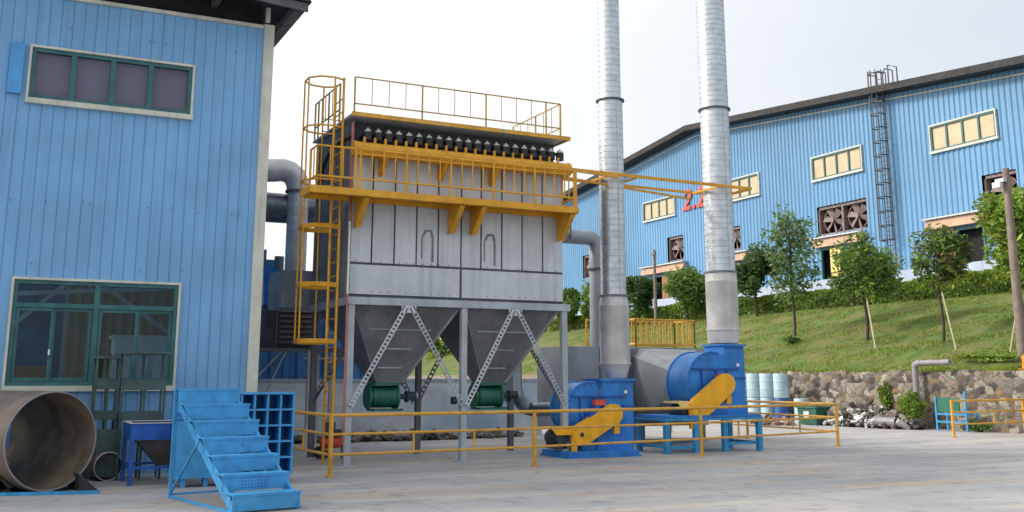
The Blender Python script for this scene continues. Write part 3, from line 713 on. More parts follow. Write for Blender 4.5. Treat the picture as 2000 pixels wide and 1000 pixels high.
    # conduit
    MB().tube([(6.36,20.28,.4),(6.36,20.28,3.4)], .022, 8).tube([(6.36,20.28,4.9),(6.36,20.28,7.0)], .022, 8).build('conduit', 'faded', c)
    MB().tube([(6.36,20.28,3.4),(6.36,20.28,4.9)], .024, 8).build('conduit', 'white', c)
    hs = MB(); hs.tube([(6.42,20.5,6.75),(6.3,20.9,6.72),(6.25,21.5,6.62),(6.28,22.1,6.42),(6.34,22.6,6.1),(6.38,22.8,5.8)], .04, 8); hs.build('hose', 'black', c)
    # frame
    for x in (6.42, 8.95, 11.42): MB().box(x,20.36,0,x+.13,20.49,3.2).box(x-.06,20.30,0,x+.19,20.55,.018).build('column', 'grey_frame', c, smooth=0)
    for x in (6.44, 8.97, 11.4): MB().box(x,23.03,0,x+.13,23.045,3.2).box(x,23.125,0,x+.13,23.14,3.2).box(x+.06,23.046,0,x+.07,23.124,3.2).build('column', 'grey_mid', c, smooth=0)
    MB().box(6.38,20.34,3.202,11.62,20.50,3.355).box(6.38,22.98,3.202,11.62,23.15,3.355).box(6.38,20.502,3.202,6.52,22.978,3.355).box(11.48,20.502,3.202,11.62,22.978,3.355).build('top_beam', 'grey_frame', c, smooth=0)
    # hoppers
    for a, e, b0, b1 in ((6.56, 8.96, 7.44, 8.02), (9.10, 11.40, 9.95, 10.52)):
        ya, yb, bz = 20.55, 22.95, 1.62; by0, by1 = 21.45, 22.0
        ho = MB().loft([(b0,by0,bz),(b1,by0,bz),(b1,by1,bz),(b0,by1,bz)], [(a,ya,3.2),(e,ya,3.2),(e,yb,3.2),(a,yb,3.2)]).build('hopper', 'grey_mid', c, smooth=0)
        st = MB()
        def on(t_, u):   # point on the front face
            xl, xr = b0+(a-b0)*t_, b1+(e-b1)*t_; return (xl+(xr-xl)*u, by0+(ya-by0)*t_-.012, bz+(3.2-bz)*t_)
        for t_, u0, u1 in ((.70,.1,.86),(.45,.3,.72),(.2,.12,.72)): st.bar(on(t_, u0), on(t_, u1), .02, .035)
        st.bar(on(0,1), on(1,1), .03, .05); st.bar(on(0,0), on(1,0), .02, .025)
        st.build('stiffener', 'duct', ho, smooth=0)
        cxv = (b0+b1)/2-.02; yc = 21.72
        v = MB().lathe((b0-.13,yc,1.32),(1,0,0),[(0,0),(0,.26),(.05,.26),(.05,.2),(.10,.2),(.1,.235),(.62,.235),(.62,.27),(.68,.27),(.68,0)],20)
        v.box(b0-.04,yc-.27,1.56,b0+.62,yc+.27,1.615).box(b0-.04,yc-.27,1.02,b0+.62,yc+.27,1.07).build('rotary_valve', 'valve', c, smooth=30)
        mo = MB().cyl((b0+.55,yc-.05,1.32),(b0+.82,yc-.05,1.32),.06,n=10).cyl((b0+.75,yc-.05,1.32),(b0+.80,yc-.05,1.32),.13,n=14).cyl((b0+.82,yc-.05,1.34),(b0+.98,yc-.05,1.34),.09,n=12)
        mo.build('valve_motor', 'motor', c, smooth=30)
        MB().cyl((b0+.98,yc-.05,1.34),(b0+1.02,yc-.05,1.34),.07,n=12).build('valve_coupling', 'galv_dull', c)
    # lattice braces
    def lattice(p, q, n_, m='grey', w_=.085):
        p, q = Vector(p), Vector(q); d = (q-p).normalized(); a = Vector((0,1,0)).cross(d).normalized() if abs(d.y) < .5 else Vector((1,0,0)).cross(d).normalized()
        mb = MB(); yo = Vector((0,1,0)) if abs(d.y) < .5 else Vector((1,0,0))
        for s_ in (-1, 1): mb.obox((p+q)/2+a*s_*w_/2, d*(q-p).length/2, a*.011, yo*.012)
        for i in range(n_):
            t_ = p+(q-p)*((i+.5)/n_); mb.obox(t_, a*(w_/2-.012), (d*.9+a*.2).normalized()*(q-p).length/n_*.22, yo*.008)
        mb.build('brace', m, c, smooth=0)
    for mid, l_, r_ in ((7.72, 6.5, 8.98), (10.22, 9.06, 11.45)):
        lattice((mid-.06,20.33,3.18), (l_,20.33,1.15), 26); lattice((mid+.06,20.33,3.18), (r_,20.33,1.15), 26, 'grey_frame')
        MB().box(mid-.16,20.318,3.06,mid+.16,20.338,3.20).build('gusset', 'grey', c, smooth=0)
        lattice((mid-.06,23.2,3.18), (l_,23.2,1.15), 20, 'grey_mid'); lattice((mid+.06,23.2,3.18), (r_,23.2,1.15), 20, 'grey_mid')
    lattice((11.5,22.9,3.1), (11.5,20.6,1.2), 24, 'grey_mid'); lattice((6.47,22.9,1.2), (6.47,20.6,2.3), 18, 'grey_mid', .05)
    MB().cyl((8.75,20.4,1.25),(8.85,20.4,1.25),.08,n=12).build('gauge', 'black', c)
    # inlet transition on the left side
    MB().box(5.75,23.3,3.3,6.6,24.6,4.15).build('inlet_box', 'duct', c, smooth=0)
    MB().box(11.1,22.2,1.3,11.3,22.9,3.19).build('side_duct', 'grey', c, smooth=0)
collector()

# ================================================================ CHIMNEYS
def spiral(base, segs, ring_step, n=32):
    """segs: (z0, z1, r); rolled ribs every ring_step"""
    out = []
    for z0, z1, r in segs:
        prof = [(z0, r)]; z = z0+ring_step
        while z < z1-.02:
            prof += [(z-.016, r), (z-.009, r-.008), (z+.009, r-.008), (z+.016, r)]; z += ring_step
        prof.append((z1, r)); out.append(prof)
    return out
def chimney(x, y, label, zb, zs, zt, r0, r1, r2, zc, lean):
    c = thing('chimney', label, 'chimney', (x, y, zb), 'spiral steel chimneys'); o = (x, y, 0)
    MB().lathe(o, (0,0,1), [(zb,r0*lean),(zb+.30,r0),(zb+.31,r0+.02),(zb+.36,r0+.02),(zb+.37,r0)]).build('lower_reducer', 'galv_dull', c)
    MB().lathe(o, (0,0,1), [(zb+.37,r0),(zs-.25,r0),(zs-.24,r0+.006),(zs-.2,r0+.006),(zs-.19,r0-.005),(zs,r1+.02)]).build('lower_pipe', 'galv_dull', c)
    MB().lathe(o, (0,0,1), [(zs,r1+.02),(zs,r1+.05),(zs+.04,r1+.05),(zs+.05,r1)]).build('flange', 'grey_mid', c)
    MB().lathe(o, (0,0,1), spiral(o, [(zs+.05,zc,r1)], .15)[0]).build('middle_pipe', 'galv', c)
    MB().lathe(o, (0,0,1), [(zc,r1),(zc,r1+.05),(zc+.04,r1+.05),(zc+.05,r2)]).build('flange', 'grey_dark', c)
    MB().lathe(o, (0,0,1), spiral(o, [(zc+.05,zt,r2)], .14)[0]).build('upper_pipe', 'galv', c)
    MB().lathe(o, (0,0,1), [(zt,r2),(zt,r2+.04),(zt-.1,r2+.04)]).build('rim', 'galv_dull', c)
    sm = MB()
    sm.box(x-.01, y-r1-.012, zs+.1, x+.012, y-r1+.02, zc-.05); sm.build('seam', 'galv_dull', c, smooth=0)
    return c
chimney(13.17, 20.95, 'slimmer spiral steel chimney rising from the nearer blue fan', 1.72, 3.62, 14.0, .355, .305, .272, 8.45, .72)
chimney(16.5, 21.1, 'thicker spiral steel chimney rising from the raised rear blue fan', 2.58, 4.35, 14.5, .405, .375, .372, 8.65, .96)
# tie bars from the walkway to both chimneys
tb = MB().bar((11.46,20.38,6.50),(17.1,20.48,6.50),.06,.07).bar((11.5,21.5,6.50),(16.6,21.62,6.50),.05,.06).bar((11.5,20.4,6.30),(15.9,21.5,6.30),.045,.05).bar((17.07,20.5,6.49),(17.07,21.6,6.49),.06,.06)
tb.bar((13.55,20.45,6.47),(13.55,21.55,6.47),.05,.05).bar((12.8,20.44,6.47),(12.8,21.5,6.47),.05,.05).bar((16.05,20.5,6.47),(16.05,21.6,6.47),.05,.05).bar((11.42,19.68,6.32),(13.0,20.41,6.44),.05,.06)
tb.build('tie_frame', 'yellow', label='long yellow angle iron frame tying both chimneys to the collector walkway', category='tie bar', smooth=0, org=(12,20.4,6.5))

# ================================================================ FANS
def fan(name, label, ox, oz, cxz, r, xr, ztop, ya, yb, pedestal, guard, motorp, coverm, inlet, baseslab):
    f = thing(name, label, 'industrial fan', (ox, (ya+yb)/2, oz), 'blue centrifugal fans')
    cx, cz = cxz
    xo = cx+r*.52            # outlet left edge
    poly = [(xr, ya, ztop), (xr, ya, oz+.02), (cx-r*.35, ya, oz+.02)]
    poly += arc((cx, ya, cz), r, 250, 72, 26)[::1]
    poly += [(xo-.03, ya, ztop-.22), (xo, ya, ztop-.10), (xo, ya, ztop)]
    poly.sort(key=lambda p: 0)
    MB().prism(poly, (0, yb-ya, 0)).build('housing', 'fan', f, smooth=40)
    # rolled edge strips and front ribs
    e = MB(); ar = arc((cx, ya-.015, cz), r+.012, 240, 74, 26)
    for yy in (ya-.015, yb+.015): MB().tube([(p[0], yy, p[2]) for p in ar], .022, 6).build('rim', 'fan', f)
    rb = MB(); z_ = cz+r*.45
    rb.box(cx-r*.78, ya-.05, z_, xr-.22, ya-.001, z_+.04)
    for x in (cx-r*.45, cx+r*.12, cx+r*.55): rb.box(x, ya-.04, cz-r*.5, x+.03, ya-.0015, z_-.001)
    rb.box(xr-.30, ya-.04, z_-.22, xr+.001, ya-.001, z_-.18)
    rb.build('stiffener', 'deepblue', f, smooth=0)
    MB().box(xr-.25, ya-.02, z_+.08, xr-.17, ya-.001, z_+.15).build('name_plate', 'white', f, smooth=0)
    fb = MB()
    for k in range(7): fb.cyl((xo+.04+k*(xr-xo-.08)/6, ya-.03, ztop-.05), (xo+.04+k*(xr-xo-.08)/6, ya-.001, ztop-.05), .014, n=6)
    for k in range(9):
        t_ = R(85+k*18); fb.cyl((cx+(r-.06)*math.cos(t_), ya-.02, cz+(r-.06)*math.sin(t_)), (cx+(r-.06)*math.cos(t_), ya-.001, cz+(r-.06)*math.sin(t_)), .013, n=6)
    fb.build('bolt', 'deepblue', f, smooth=0)
    MB().box(xo-.04, ya-.05, ztop-.001, xr+.05, yb+.05, ztop+.045).build('outlet_flange', 'fan', f, smooth=0)
    MB().box(*pedestal).build('pedestal', 'fan', f, smooth=0)
    b_ = MB().box(*baseslab); b_.box(baseslab[0]-.04, baseslab[1]-.04, baseslab[2], baseslab[3]+.04, baseslab[4]+.04, baseslab[2]+.035)
    b_.build('skid', 'fan', f, smooth=0)
    # belt guard
    (ax, az), (bx, bz), gr = guard; yg = ya-.34
    an = math.degrees(math.atan2(bz-az, bx-ax))
    pl = arc((bx, yg, bz), gr*.92, an-90, an+90, 10)+arc((ax, yg, az), gr, an+90, an+270, 10)
    gd = MB().prism(pl, (0, .16, 0)); g_ = gd.build('belt_guard', 'yellow_guard', f, smooth=30)
    MB().box(ax-gr-.02, yg+.02, az-gr-.2, ax-gr+.1, yg+.1, az-.05).build('guard_foot', 'yellow_guard', g_, smooth=0); MB().box(bx+.02, yg+.06, bz-gr-.2, bx+.16, yg+.14, bz-.1).build('guard_foot', 'yellow_guard', g_, smooth=0)
    MB().cyl((ax-.02, yg-.01, az+.0), (ax-.02, yg-.001, az+.0), .05, n=12).build('guard_hole', 'black', g_)
    # shaft bearing and motor
    MB().cyl((cx+.05, yg+.1, cz), (cx+.05, ya, cz), .09, n=12).box(cx-.15, ya-.3, cz-.2, cx+.2, ya-.002, cz-.06).build('shaft_bearing', 'deepblue', f, smooth=30)
    MB().box(cx+.0, ya-.25, cz+.1, cx+.28, ya-.12, cz+.22).build('bearing_cover', 'red', f, smooth=0)
    mx, mz, mr = motorp
    mo = MB().lathe((mx, yg+.16, mz), (0,1,0), [(0,0),(0,mr*.9),(.04,mr),(.55,mr),(.6,mr*.85),(.6,0)], 20)
    for k in range(12):
        t_ = k*math.pi/6; mo.bar((mx+math.cos(t_)*mr*1.02, yg+.22, mz+math.sin(t_)*mr*1.02), (mx+math.cos(t_)*mr*1.02, yg+.66, mz+math.sin(t_)*mr*1.02), .02, .02)
    mo.box(mx-mr*.8, yg+.2, mz-mr-.06, mx+mr*.8, yg+.7, mz-mr*.8)
    mob = mo.build('motor', 'motor', f, smooth=30)
    MB().prism([(mx-mr-.12, yg+.1, mz+mr+.02), (mx+mr+.06, yg+.1, mz+mr+.02), (mx+mr+.06, yg+.1, mz+mr+.07), (mx-mr-.12, yg+.1, mz+mr+.07)], (0, .62, 0)).prism([(mx-mr-.12, yg+.10, mz+mr+.019), (mx+mr+.04, yg+.10, mz+mr+.019), (mx+mr+.04, yg+.10, mz+mr-.1), (mx-mr-.02, yg+.10, mz+mr-.1)], (0,.02,0)).build('motor_cover', coverm, mob, smooth=0)
    (ix, iz, ir, iy) = inlet
    MB().lathe((ix, yb, iz), (0,1,0), [(0,ir),(iy-.05,ir),(iy-.05,ir+.05),(iy,ir+.05),(iy,ir*.6)], 28).build('inlet', 'fan', f)
    return f
fan('centrifugal_fan', 'nearer blue centrifugal fan on the ground behind the yellow rail', 12.4, .0, (12.18,1.02), .60, 13.36, 1.66, 20.5, 21.2,
    (12.35,20.46,.14,13.15,20.498,.60), ((11.80,.49),(12.64,.93),.235), (11.38,.42,.17), 'yellow_guard', (12.4,1.0,.36,.35), (11.38,20.05,.0,13.2,21.3,.14))
fan('centrifugal_fan', 'rear blue centrifugal fan raised on a light blue stand', 15.6, .80, (15.72,1.58), .76, 16.72, 2.50, 20.6, 21.4,
    (15.5,20.56,.82,16.74,20.598,1.15), ((15.10,1.02),(15.90,1.58),.27), (14.78,.98,.13), 'pale_yellow', (15.85,1.55,.46,.45), (14.1,20.25,.80,16.85,21.45,.86))
# light blue stand under the rear fan
s = thing('fan_stand', 'light blue steel stand carrying the rear fan', 'stand', (15.4,20.9,0))
MB().box(14.02,20.2,.74,14.95,21.5,.795).box(14.955,20.2,.74,16.9,21.5,.795).build('frame', 'stand', s, smooth=0)
for x in (14.05, 14.88, 15.72, 16.76):
    for y in (20.22, 21.36): MB().box(x,y,0,x+.12,y+.12,.738).build('leg', 'stand', s, smooth=0)
for q in ((14.18,20.26,.10,14.87,20.30,.17),(14.09,20.345,.12,14.13,21.355,.18),(15.84,20.26,.16,16.75,20.30,.22),(16.8,20.345,.16,16.84,21.355,.22),(15.0,21.4,.16,15.7,21.44,.22)): MB().box(*q).build('stretcher', 'stand', s, smooth=0)

# big grey duct behind the fans
d = thing('main_duct', 'large grey box duct with a tapering cone behind the rear fan', 'duct', (16,25,0))
MB().box(13.7,24.35,.42,18.4,25.9,2.56).build('box_duct', 'duct', d, smooth=0)
n_ = 28; A = []; Bq = []
for k in range(n_):
    a_ = 2*math.pi*k/n_; ca, sa = math.cos(a_), math.sin(a_); A.append((15.85+.52*ca, 21.86, 1.55+.52*sa))
    q = max(abs(ca), abs(sa)); Bq.append((17.05+1.2*ca/q, 24.34, 1.48+1.05*sa/q))
MB().loft(A, Bq).build('cone', 'duct', d, smooth=25)
for x, y in ((13.9,24.5),(16.0,24.45),(18.2,24.5),(16.0,25.7)): MB().box(x-.1,y-.1,0,x+.12,y+.12,.419).build('leg', 'grey_mid', d, smooth=0)
sm = MB()
for x in (14.8,): sm.box(x,24.32,.44,x+.05,24.348,2.54)
sm.build('seam_rib', 'grey_mid', d, smooth=0)
MB().box(15.75,24.30,0,16.2,24.345,2.5).build('end_plate', 'grey_mid', d, smooth=0)
# vertical duct from collector to box duct
v = thing('outlet_duct', 'grey round duct leaving the collector and dropping behind the front chimney', 'duct', (14.7,24.6,2.56))
MB().tube([(11.2,23.1,5.6),(11.2,24.35,5.6),(11.3,24.6,5.6),(11.55,24.7,5.6),(14.68,24.7,5.6)]+[(14.74+.23*math.sin(R(t_)),24.7,5.37+.23*math.cos(R(t_))) for t_ in (15,35,55,75,90)]+[(14.97,24.7,4.9),(14.97,24.7,2.57)], .205, 18).build('pipe', 'duct', v)
fl = MB()
for x in (13.2,): fl.lathe((x,24.7,5.6),(1,0,0),[(0,.20),(0,.26),(.05,.26),(.05,.20)],18)
fl.lathe((14.97,24.7,4.7),(0,0,1),[(0,.20),(0,.26),(.05,.26),(.05,.20)],18)
fl.build('flange', 'grey_dark', v)
MB().bar((14.0,24.45,5.5),(14.0,24.45,6.15),.04).build('bracket', 'grey_dark', v, smooth=0)
# suction bend into front fan
MB().tube([(11.7,23.3,2.9),(11.7,23.3,1.6)]+[(12.1-.4*math.cos(R(t_)),23.3-.25*t_/90,1.5-.55*math.sin(R(t_))) for t_ in (10,30,50,70,90)]+[(12.2,22.4,.98),(12.2,21.7,1.0)], .17, 16).build('suction_pipe', 'galv_dark', label='dark bent suction pipe between the collector and the nearer fan', category='pipe', org=(12,22.5,.8))
# yellow railing and ladder side on top of the duct
def simple_rail(label, segs, z0, h_, sp):
    rt = thing('platform_railing', label, 'railing', (segs[0][0][0], segs[0][0][1], z0), 'yellow railings on the duct')
    for a, b_ in segs:
        mb = MB(); mb.tube([(*a,z0+h_),(*b_,z0+h_)], .03, 6).tube([(*a,z0+.1),(*b_,z0+.1)], .03, 6)
        L = math.dist(a, b_); k = max(1, round(L/sp))
        for i in range(k+1):
            t_ = i/k; x, y = a[0]+(b_[0]-a[0])*t_, a[1]+(b_[1]-a[1])*t_; mb.tube([(x,y,z0 if i in (0,k) else z0+.1),(x,y,z0+h_)], .028 if i in (0,k) else .018, 6)
        mb.build('rail_section', 'yellow_rail', rt)
simple_rail('yellow railing with close bars on the big grey duct between the chimneys', [((16.3,24.8),(18.35,24.8)),((16.3,24.8),(16.3,25.8)),((18.35,24.8),(18.35,25.8)),((16.3,25.8),(18.35,25.8)),((15.3,25.85),(16.3,25.85))], 2.57, .80, .2)
simple_rail('short yellow guard rail left of the front chimney on the grey duct', [((14.15,25.2),(14.55,25.8))], 2.57, .85, .5)

# ================================================================ DUCTS AND PLANT BEHIND THE LEFT BUILDING
d = thing('inlet_duct', 'shiny galvanised duct bending down from the workshop wall beside the ladder', 'duct', (6.7,26,4))
MB().tube([(4.3,26,6.95),(5.7,26,6.95)], .27, 20).build('horizontal_pipe', 'galv_dark', d)
MB().tube([(5.7,26,6.95),(6.1,26,6.99)]+[(6.3+.42*math.sin(R(t_)),26,6.6+.42*math.cos(R(t_))) for t_ in (0,25,50,75)]+[(6.74,26,6.5)], .30, 20).build('elbow', 'galv_dull', d)
pr = spiral((0,0,0), [(3.4,6.5,.27)], .2)[0]
MB().lathe((6.74,26,0),(0,0,1),pr,24).build('vertical_pipe', 'galv_dull', d)
MB().lathe((6.74,26,6.45),(0,0,1),[(0,.27),(0,.34),(.05,.34),(.05,.27)],24).build('flange', 'grey_dark', d)
MB().tube([(4.3,26.4,6.08),(7.5,26.4,6.08)], .39, 22).build('thick_duct', 'galv_dark', label='thick dark horizontal duct below the shiny bend behind the workshop corner', category='duct', org=(4.3,26.4,6))
d = thing('filter_cabinet', 'dark louvred filter cabinet on a steel deck behind the workshop corner', 'cabinet', (6.8,27.2,2.45))
MB().box(6.2,26.7,2.50,7.45,27.7,3.60).build('body', 'grey_dark', d, smooth=0)
lv = MB()
for k in range(7): lv.prism([(6.55,26.69,2.6+k*.135),(6.55,26.62,2.6+k*.135),(6.55,26.69,2.7+k*.135)], (.85,0,0))
lv.box(6.47,26.66,2.55,6.52,26.698,3.5)
lv.build('louvre', 'fanblade', d, smooth=0)
MB().loft([(6.2,26.7,3.61),(7.1,26.7,3.61),(7.1,27.7,3.61),(6.2,27.7,3.61)],[(6.5,27.0,4.2),(6.75,27.0,4.2),(6.75,27.3,4.2),(6.5,27.3,4.2)]).build('hood', 'grey_mid', d, smooth=0)
MB().cyl((6.6,27.15,4.2),(6.6,27.15,4.9),.13,n=12).build('stub_pipe', 'galv_dark', d)
MB().prism([(6.05,26.3,3.55),(6.3,26.3,3.6),(6.55,26.3,4.2),(6.4,26.3,4.5),(6.0,26.3,4.55)], (0,.8,0)).build('blower_cover', 'fan', label='bright blue sheet cover peeking out behind the workshop corner', category='cover', smooth=0, org=(6.2,26.3,3.5))
MB().box(5.9,28.2,4.45,6.5,28.9,5.2).box(6.5,28.4,4.4,7.0,28.9,4.95).build('motor_housing', 'darkblue', label='dark blue box above the blue cover behind the workshop corner', category='machine', smooth=0, org=(6.3,28.5,4.4))
dk = thing('steel_deck', 'grey steel deck on legs carrying the filter cabinet', 'deck', (6.8,27.2,0))
MB().box(5.2,26.4,2.40,8.1,28.0,2.48).build('deck_plate', 'grey_mid', dk, smooth=0)
for x, y in ((5.4,26.5),(7.0,25.4),(7.9,26.5),(5.4,27.8),(7.9,27.8)): MB().box(x,y,0,x+.09,y+.09,2.39).build('leg', 'galv_dull', dk, smooth=0)
MB().bar((5.5,26.5,1.2),(6.6,26.5,2.38),.04).bar((6.7,26.45,2.38),(5.9,26.45,.6),.04).bar((6.9,25.45,2.2),(8.0,25.45,2.2),.05).build('brace', 'galv_dull', dk, smooth=0)
MB().box(7.5,25.3,3.2,8.4,26.6,3.96).build('grey_box_duct', 'duct', label='grey box duct section behind the yellow ladder cage', category='duct', smooth=0, org=(7.5,25.3,3.2)) 
ps = panel_wall(MB(), 'x', 30.4, 4.0, 10.2, 0, lambda x: 3.55, [], [(0,0),(.05,.05),(.15,.05),(.2,0)], .4); ps.box(4.0,30.45,0,10.2,30.6,3.54)
ps.build('screen_fence', 'darkblue', label='dark blue corrugated screen standing behind the low rendered wall', category='fence', smooth=0, org=(7,30.4,0))
lw = thing('low_wall', 'low blue grey rendered wall running behind the collector legs', 'wall', (10,29,0))
MB().box(4.6,29,0,15.5,29.25,1.62).build('wall', 'concrete_wall', lw, smooth=0)
MB().box(4.58,28.97,1.621,15.52,29.28,1.70).build('coping', 'plinth', lw, smooth=0)

cp = thing('air_compressor', 'small red and black wheeled compressor near the ladder foot', 'compressor', (6.75,22.4,0))
MB().lathe((6.5,22.4,.34),(1,0,0),[(0,.02),(.03,.09),(.08,.12),(.44,.12),(.49,.09),(.52,.02)],18).build('tank', 'red', cp)
MB().box(6.6,22.3,.46,6.82,22.5,.78).box(6.84,22.33,.46,6.97,22.48,.62).build('pump_head', 'motor', cp, smooth=0)
for y in (22.22, 22.55): MB().cyl((6.55,y,.13),(6.55,y+.05,.13),.13,n=18).build('wheel', 'black', cp)
MB().box(6.98,22.35,0,7.02,22.39,.28).build('foot', 'black', cp, smooth=0)
# ================================================================ FRONT YELLOW FENCES
def fence(label, pts, posts, struts, zs=(1.06,.73,.38)):
    f = thing('barrier_rail', label, 'railing', (*pts[0],0), 'low yellow pipe barriers')
    rl = MB()
    for z in zs: rl.tube([(p[0],p[1],z) for p in pts], .032 if z > 1 else .024, 8)
    rl.build('rail', 'yellow_rail', f)
    for x, y in posts: MB().tube([(x,y,0),(x,y,1.07)], .042, 10).cyl((x,y,0),(x,y,.02),.085).build('post', 'yellow_rail', f)
    for x, y in struts: MB().tube([(x,y,zs[2]),(x,y,zs[1])], .022, 6).build('strut', 'yellow_rail', f)
F = [(5.50,18.24),(9.78,18.62),(14.40,19.35),(19.62,20.58)]
def lerp(a, b_, t_): return (a[0]+(b_[0]-a[0])*t_, a[1]+(b_[1]-a[1])*t_)
fence('long yellow three rail barrier across the yard in front of the collector and fans', F, F, [lerp(F[0],F[1],.38),lerp(F[0],F[1],.68),lerp(F[2],F[3],.25),lerp(F[2],F[3],.7)])
fence('yellow barrier running back along the collector side from the front left post', [(5.50,18.24),(5.42,21.3),(5.40,26.5)], [(5.42,21.3),(5.4,26.5)], [(5.46,19.9),(5.4,23.6)])
fence('yellow barrier running back past the pale drums from its front right post', [(19.62,20.58),(19.9,24.5),(20.0,28.5)], [(19.9,24.5),(20.0,28.5)], [(19.75,22.4),(19.95,26.6)])
fence('separate yellow barrier at the far right edge', [(25.55,22.05),(30.4,22.6),(36,23.2)], [(25.55,22.05),(29.2,22.45)], [(27.6,22.27)])

# ================================================================ LEFT FOREGROUND
# large pipe
pc = thing('steel_pipe', 'huge weathered steel pipe lying open in front of the workshop window', 'pipe', (.9,17.85,0))
az = R(-27); ax = Vector((math.sin(az), math.cos(az), 0)); c0 = Vector((.92,17.72,.765)); ro_, ri = .75, .725
MB().lathe(c0, ax, [(0,ro_),(2.55,ro_)], 64).build('shell', 'rust', pc)
MB().lathe(c0, ax, [(.0,ri),(2.55,ri)], 64).build('lining', 'rust_in', pc)
MB().lathe(c0, ax, [(0,ri),(-.012,ri+.004),(-.012,ro_-.004),(0,ro_)], 64).build('lip', 'pvc', pc)
MB().lathe(c0, ax, [(2.55,ri),(2.55,ro_)], 64).build('lip', 'rust', pc)
MB().bar(c0+ax*.05-Vector((0.55,0,.32)), c0+ax*2.3-Vector((.35,0,.32)), .06, .02).build('inner_ledge', 'rust', pc, smooth=0)
c1 = Vector((1.92,19.25,.24)); ax1 = Vector((math.sin(R(-12)), math.cos(R(-12)), 0))
p2 = thing('small_pipe', 'smaller open steel pipe end on the ground behind the huge pipe', 'pipe', (1.92,19.25,0))
MB().lathe(c1, ax1, [(0,.24),(1.0,.24)], 32).build('shell', 'rust', p2); MB().lathe(c1, ax1, [(0,.225),(1.0,.225)], 32).build('lining', 'rust_in', p2)
MB().lathe(c1, ax1, [(0,.225),(-.008,.23),(0,.24)], 32).build('lip', 'trim', p2)
MB().lathe(c1, ax1, [(1.0,.24),(1.0,0.001)], 32).build('end_cap', 'rust', p2)
MB().bar((-.8,17.75,.025),(1.62,17.2,.025),.05,.05).build('steel_bar', 'stand', label='teal steel bar lying on the ground in front of the huge pipe', category='bar', smooth=0, org=(0,17.5,0))
MB().prism([(.45,17.75,.0),(.05,17.75,.0),(.45,17.75,.10),(.12,17.75,.36)], (-.2,.7,0)).build('wedge', 'black', label='black wedge chocking the left side of the huge pipe', category='wedge', smooth=0, org=(.2,17.8,0))
ch = MB().prism([(1.35,17.6,.0),(1.65,17.6,.0),(1.35,17.6,.26)], (-.1,.9,0)); ch.build('wedge', 'black', label='black wedge chocking the right side of the huge pipe', category='wedge', smooth=0, org=(1.4,17.8,0))
# hopper stand
h = thing('hopper_stand', 'deep blue framed hopper stand beside the blue staircase', 'hopper', (2.8,18.7,0))
hx0, hx1, hy0, hy1 = 2.12, 3.35, 18.15, 19.2
MB().box(hx0,hy0,.72,hx1,hy0+.03,.98).box(hx0,hy1-.03,.72,hx1,hy1,.98).box(hx0,hy0+.031,.72,hx0+.03,hy1-.031,.98).box(hx1-.03,hy0+.031,.72,hx1,hy1-.031,.98).build('tray', 'deepblue', h, smooth=0)
MB().box(hx0-.02,hy0-.02,.981,hx1+.02,hy0+.04,.995).box(hx0-.02,hy1-.04,.981,hx1+.02,hy1+.02,.995).box(hx0-.02,hy0+.041,.981,hx0+.04,hy1-.041,.995).build('tray_lip', 'trim', h, smooth=0)
MB().loft([(2.62,18.55,.28),(2.95,18.55,.28),(2.95,18.85,.28),(2.62,18.85,.28)],[(hx0+.04,hy0+.04,.80),(hx1-.04,hy0+.04,.80),(hx1-.04,hy1-.04,.80),(hx0+.04,hy1-.04,.80)]).build('funnel', 'funnel', h, smooth=0)
for x in (hx0, hx1-.06):
    for y in (hy0, hy1-.06): MB().box(x,y,0,x+.06,y+.06,.719).build('leg', 'deepblue', h, smooth=0)
for q in ((hx0+.061,hy0+.01,.26,hx1-.061,hy0+.05,.30),(hx0+.061,hy1-.05,.26,hx1-.061,hy1-.01,.30),(hx0+.01,hy0+.061,.26,hx0+.05,hy1-.061,.30)): MB().box(*q).build('stretcher', 'deepblue', h, smooth=0)
# rack of stacked metal frames
rk = thing('metal_rack', 'dark green grey steel rack of stacked frames below the big window', 'rack', (2.1,19.5,0))
for x0, x1, z0, z1, y in ((1.62,2.04,1.0,2.05,19.5),(2.04,2.78,.99,2.13,19.25)):
    MB().box(x0-.03,y-.03,z1,x1+.05,y+.5,z1+.04).build('top_plate', 'rack', rk, smooth=0)
    MB().box(x0+.03,y-.02,z0,x1-.01,y,z0+.13).box(x0+.03,y+.02,z0+.131,x1-.01,y+.45,z0+.15).build('lower_plate', 'rack', rk, smooth=0)
    MB().box(x0+.03,y-.02,z0+.52,x1-.01,y,z0+.70).build('back_plate', 'rack', rk, smooth=0)
    for xx in (x0, x1-.04, (x0+x1)/2):
        for yy in (y, y+.42): MB().box(xx,yy+.001,0,xx+.035,yy+.036,z1-.001).build('leg', 'rack', rk, smooth=0)
MB().box(1.7,19.35,.05,2.1,19.48,.85).build('side_panel', 'rack', rk, smooth=0)
# pigeonhole cabinet
k = thing('pigeonhole_cabinet', 'bright blue cabinet of square pigeonholes behind the blue staircase', 'cabinet', (3.7,17.8,0))
kx0, kx1, ky0, ky1, kz0, kz1 = 2.74, 4.63, 17.5, 18.0, .14, 1.48
fr = MB(); cols = [kx1-i*.218 for i in range(5)]
MB().box(kx0,ky0,kz0,3.70,ky1,kz1-.03).build('closed_section', 'stair', k, smooth=0)
for x in cols: fr.box(x-.03,ky0+.001,kz0,x,ky1-.03,kz1-.031)
rows = [kz0+.01+i*(kz1-kz0-.05)/5 for i in range(6)]
for a_, b_ in zip(cols[1:], cols[:-1]):
    for z in rows: fr.box(a_+.001,ky0+.002,z,b_-.031,ky1-.03,z+.03)
fr.build('divider', 'stair', k, smooth=0)
MB().box(kx0-.02,ky0-.02,kz1-.029,kx1+.02,ky1+.02,kz1).build('top_plate', 'stair', k, smooth=0)
MB().box(3.701,ky1-.029,kz0,kx1,ky1,kz1-.031).build('back_panel', 'cabin', k, smooth=0)
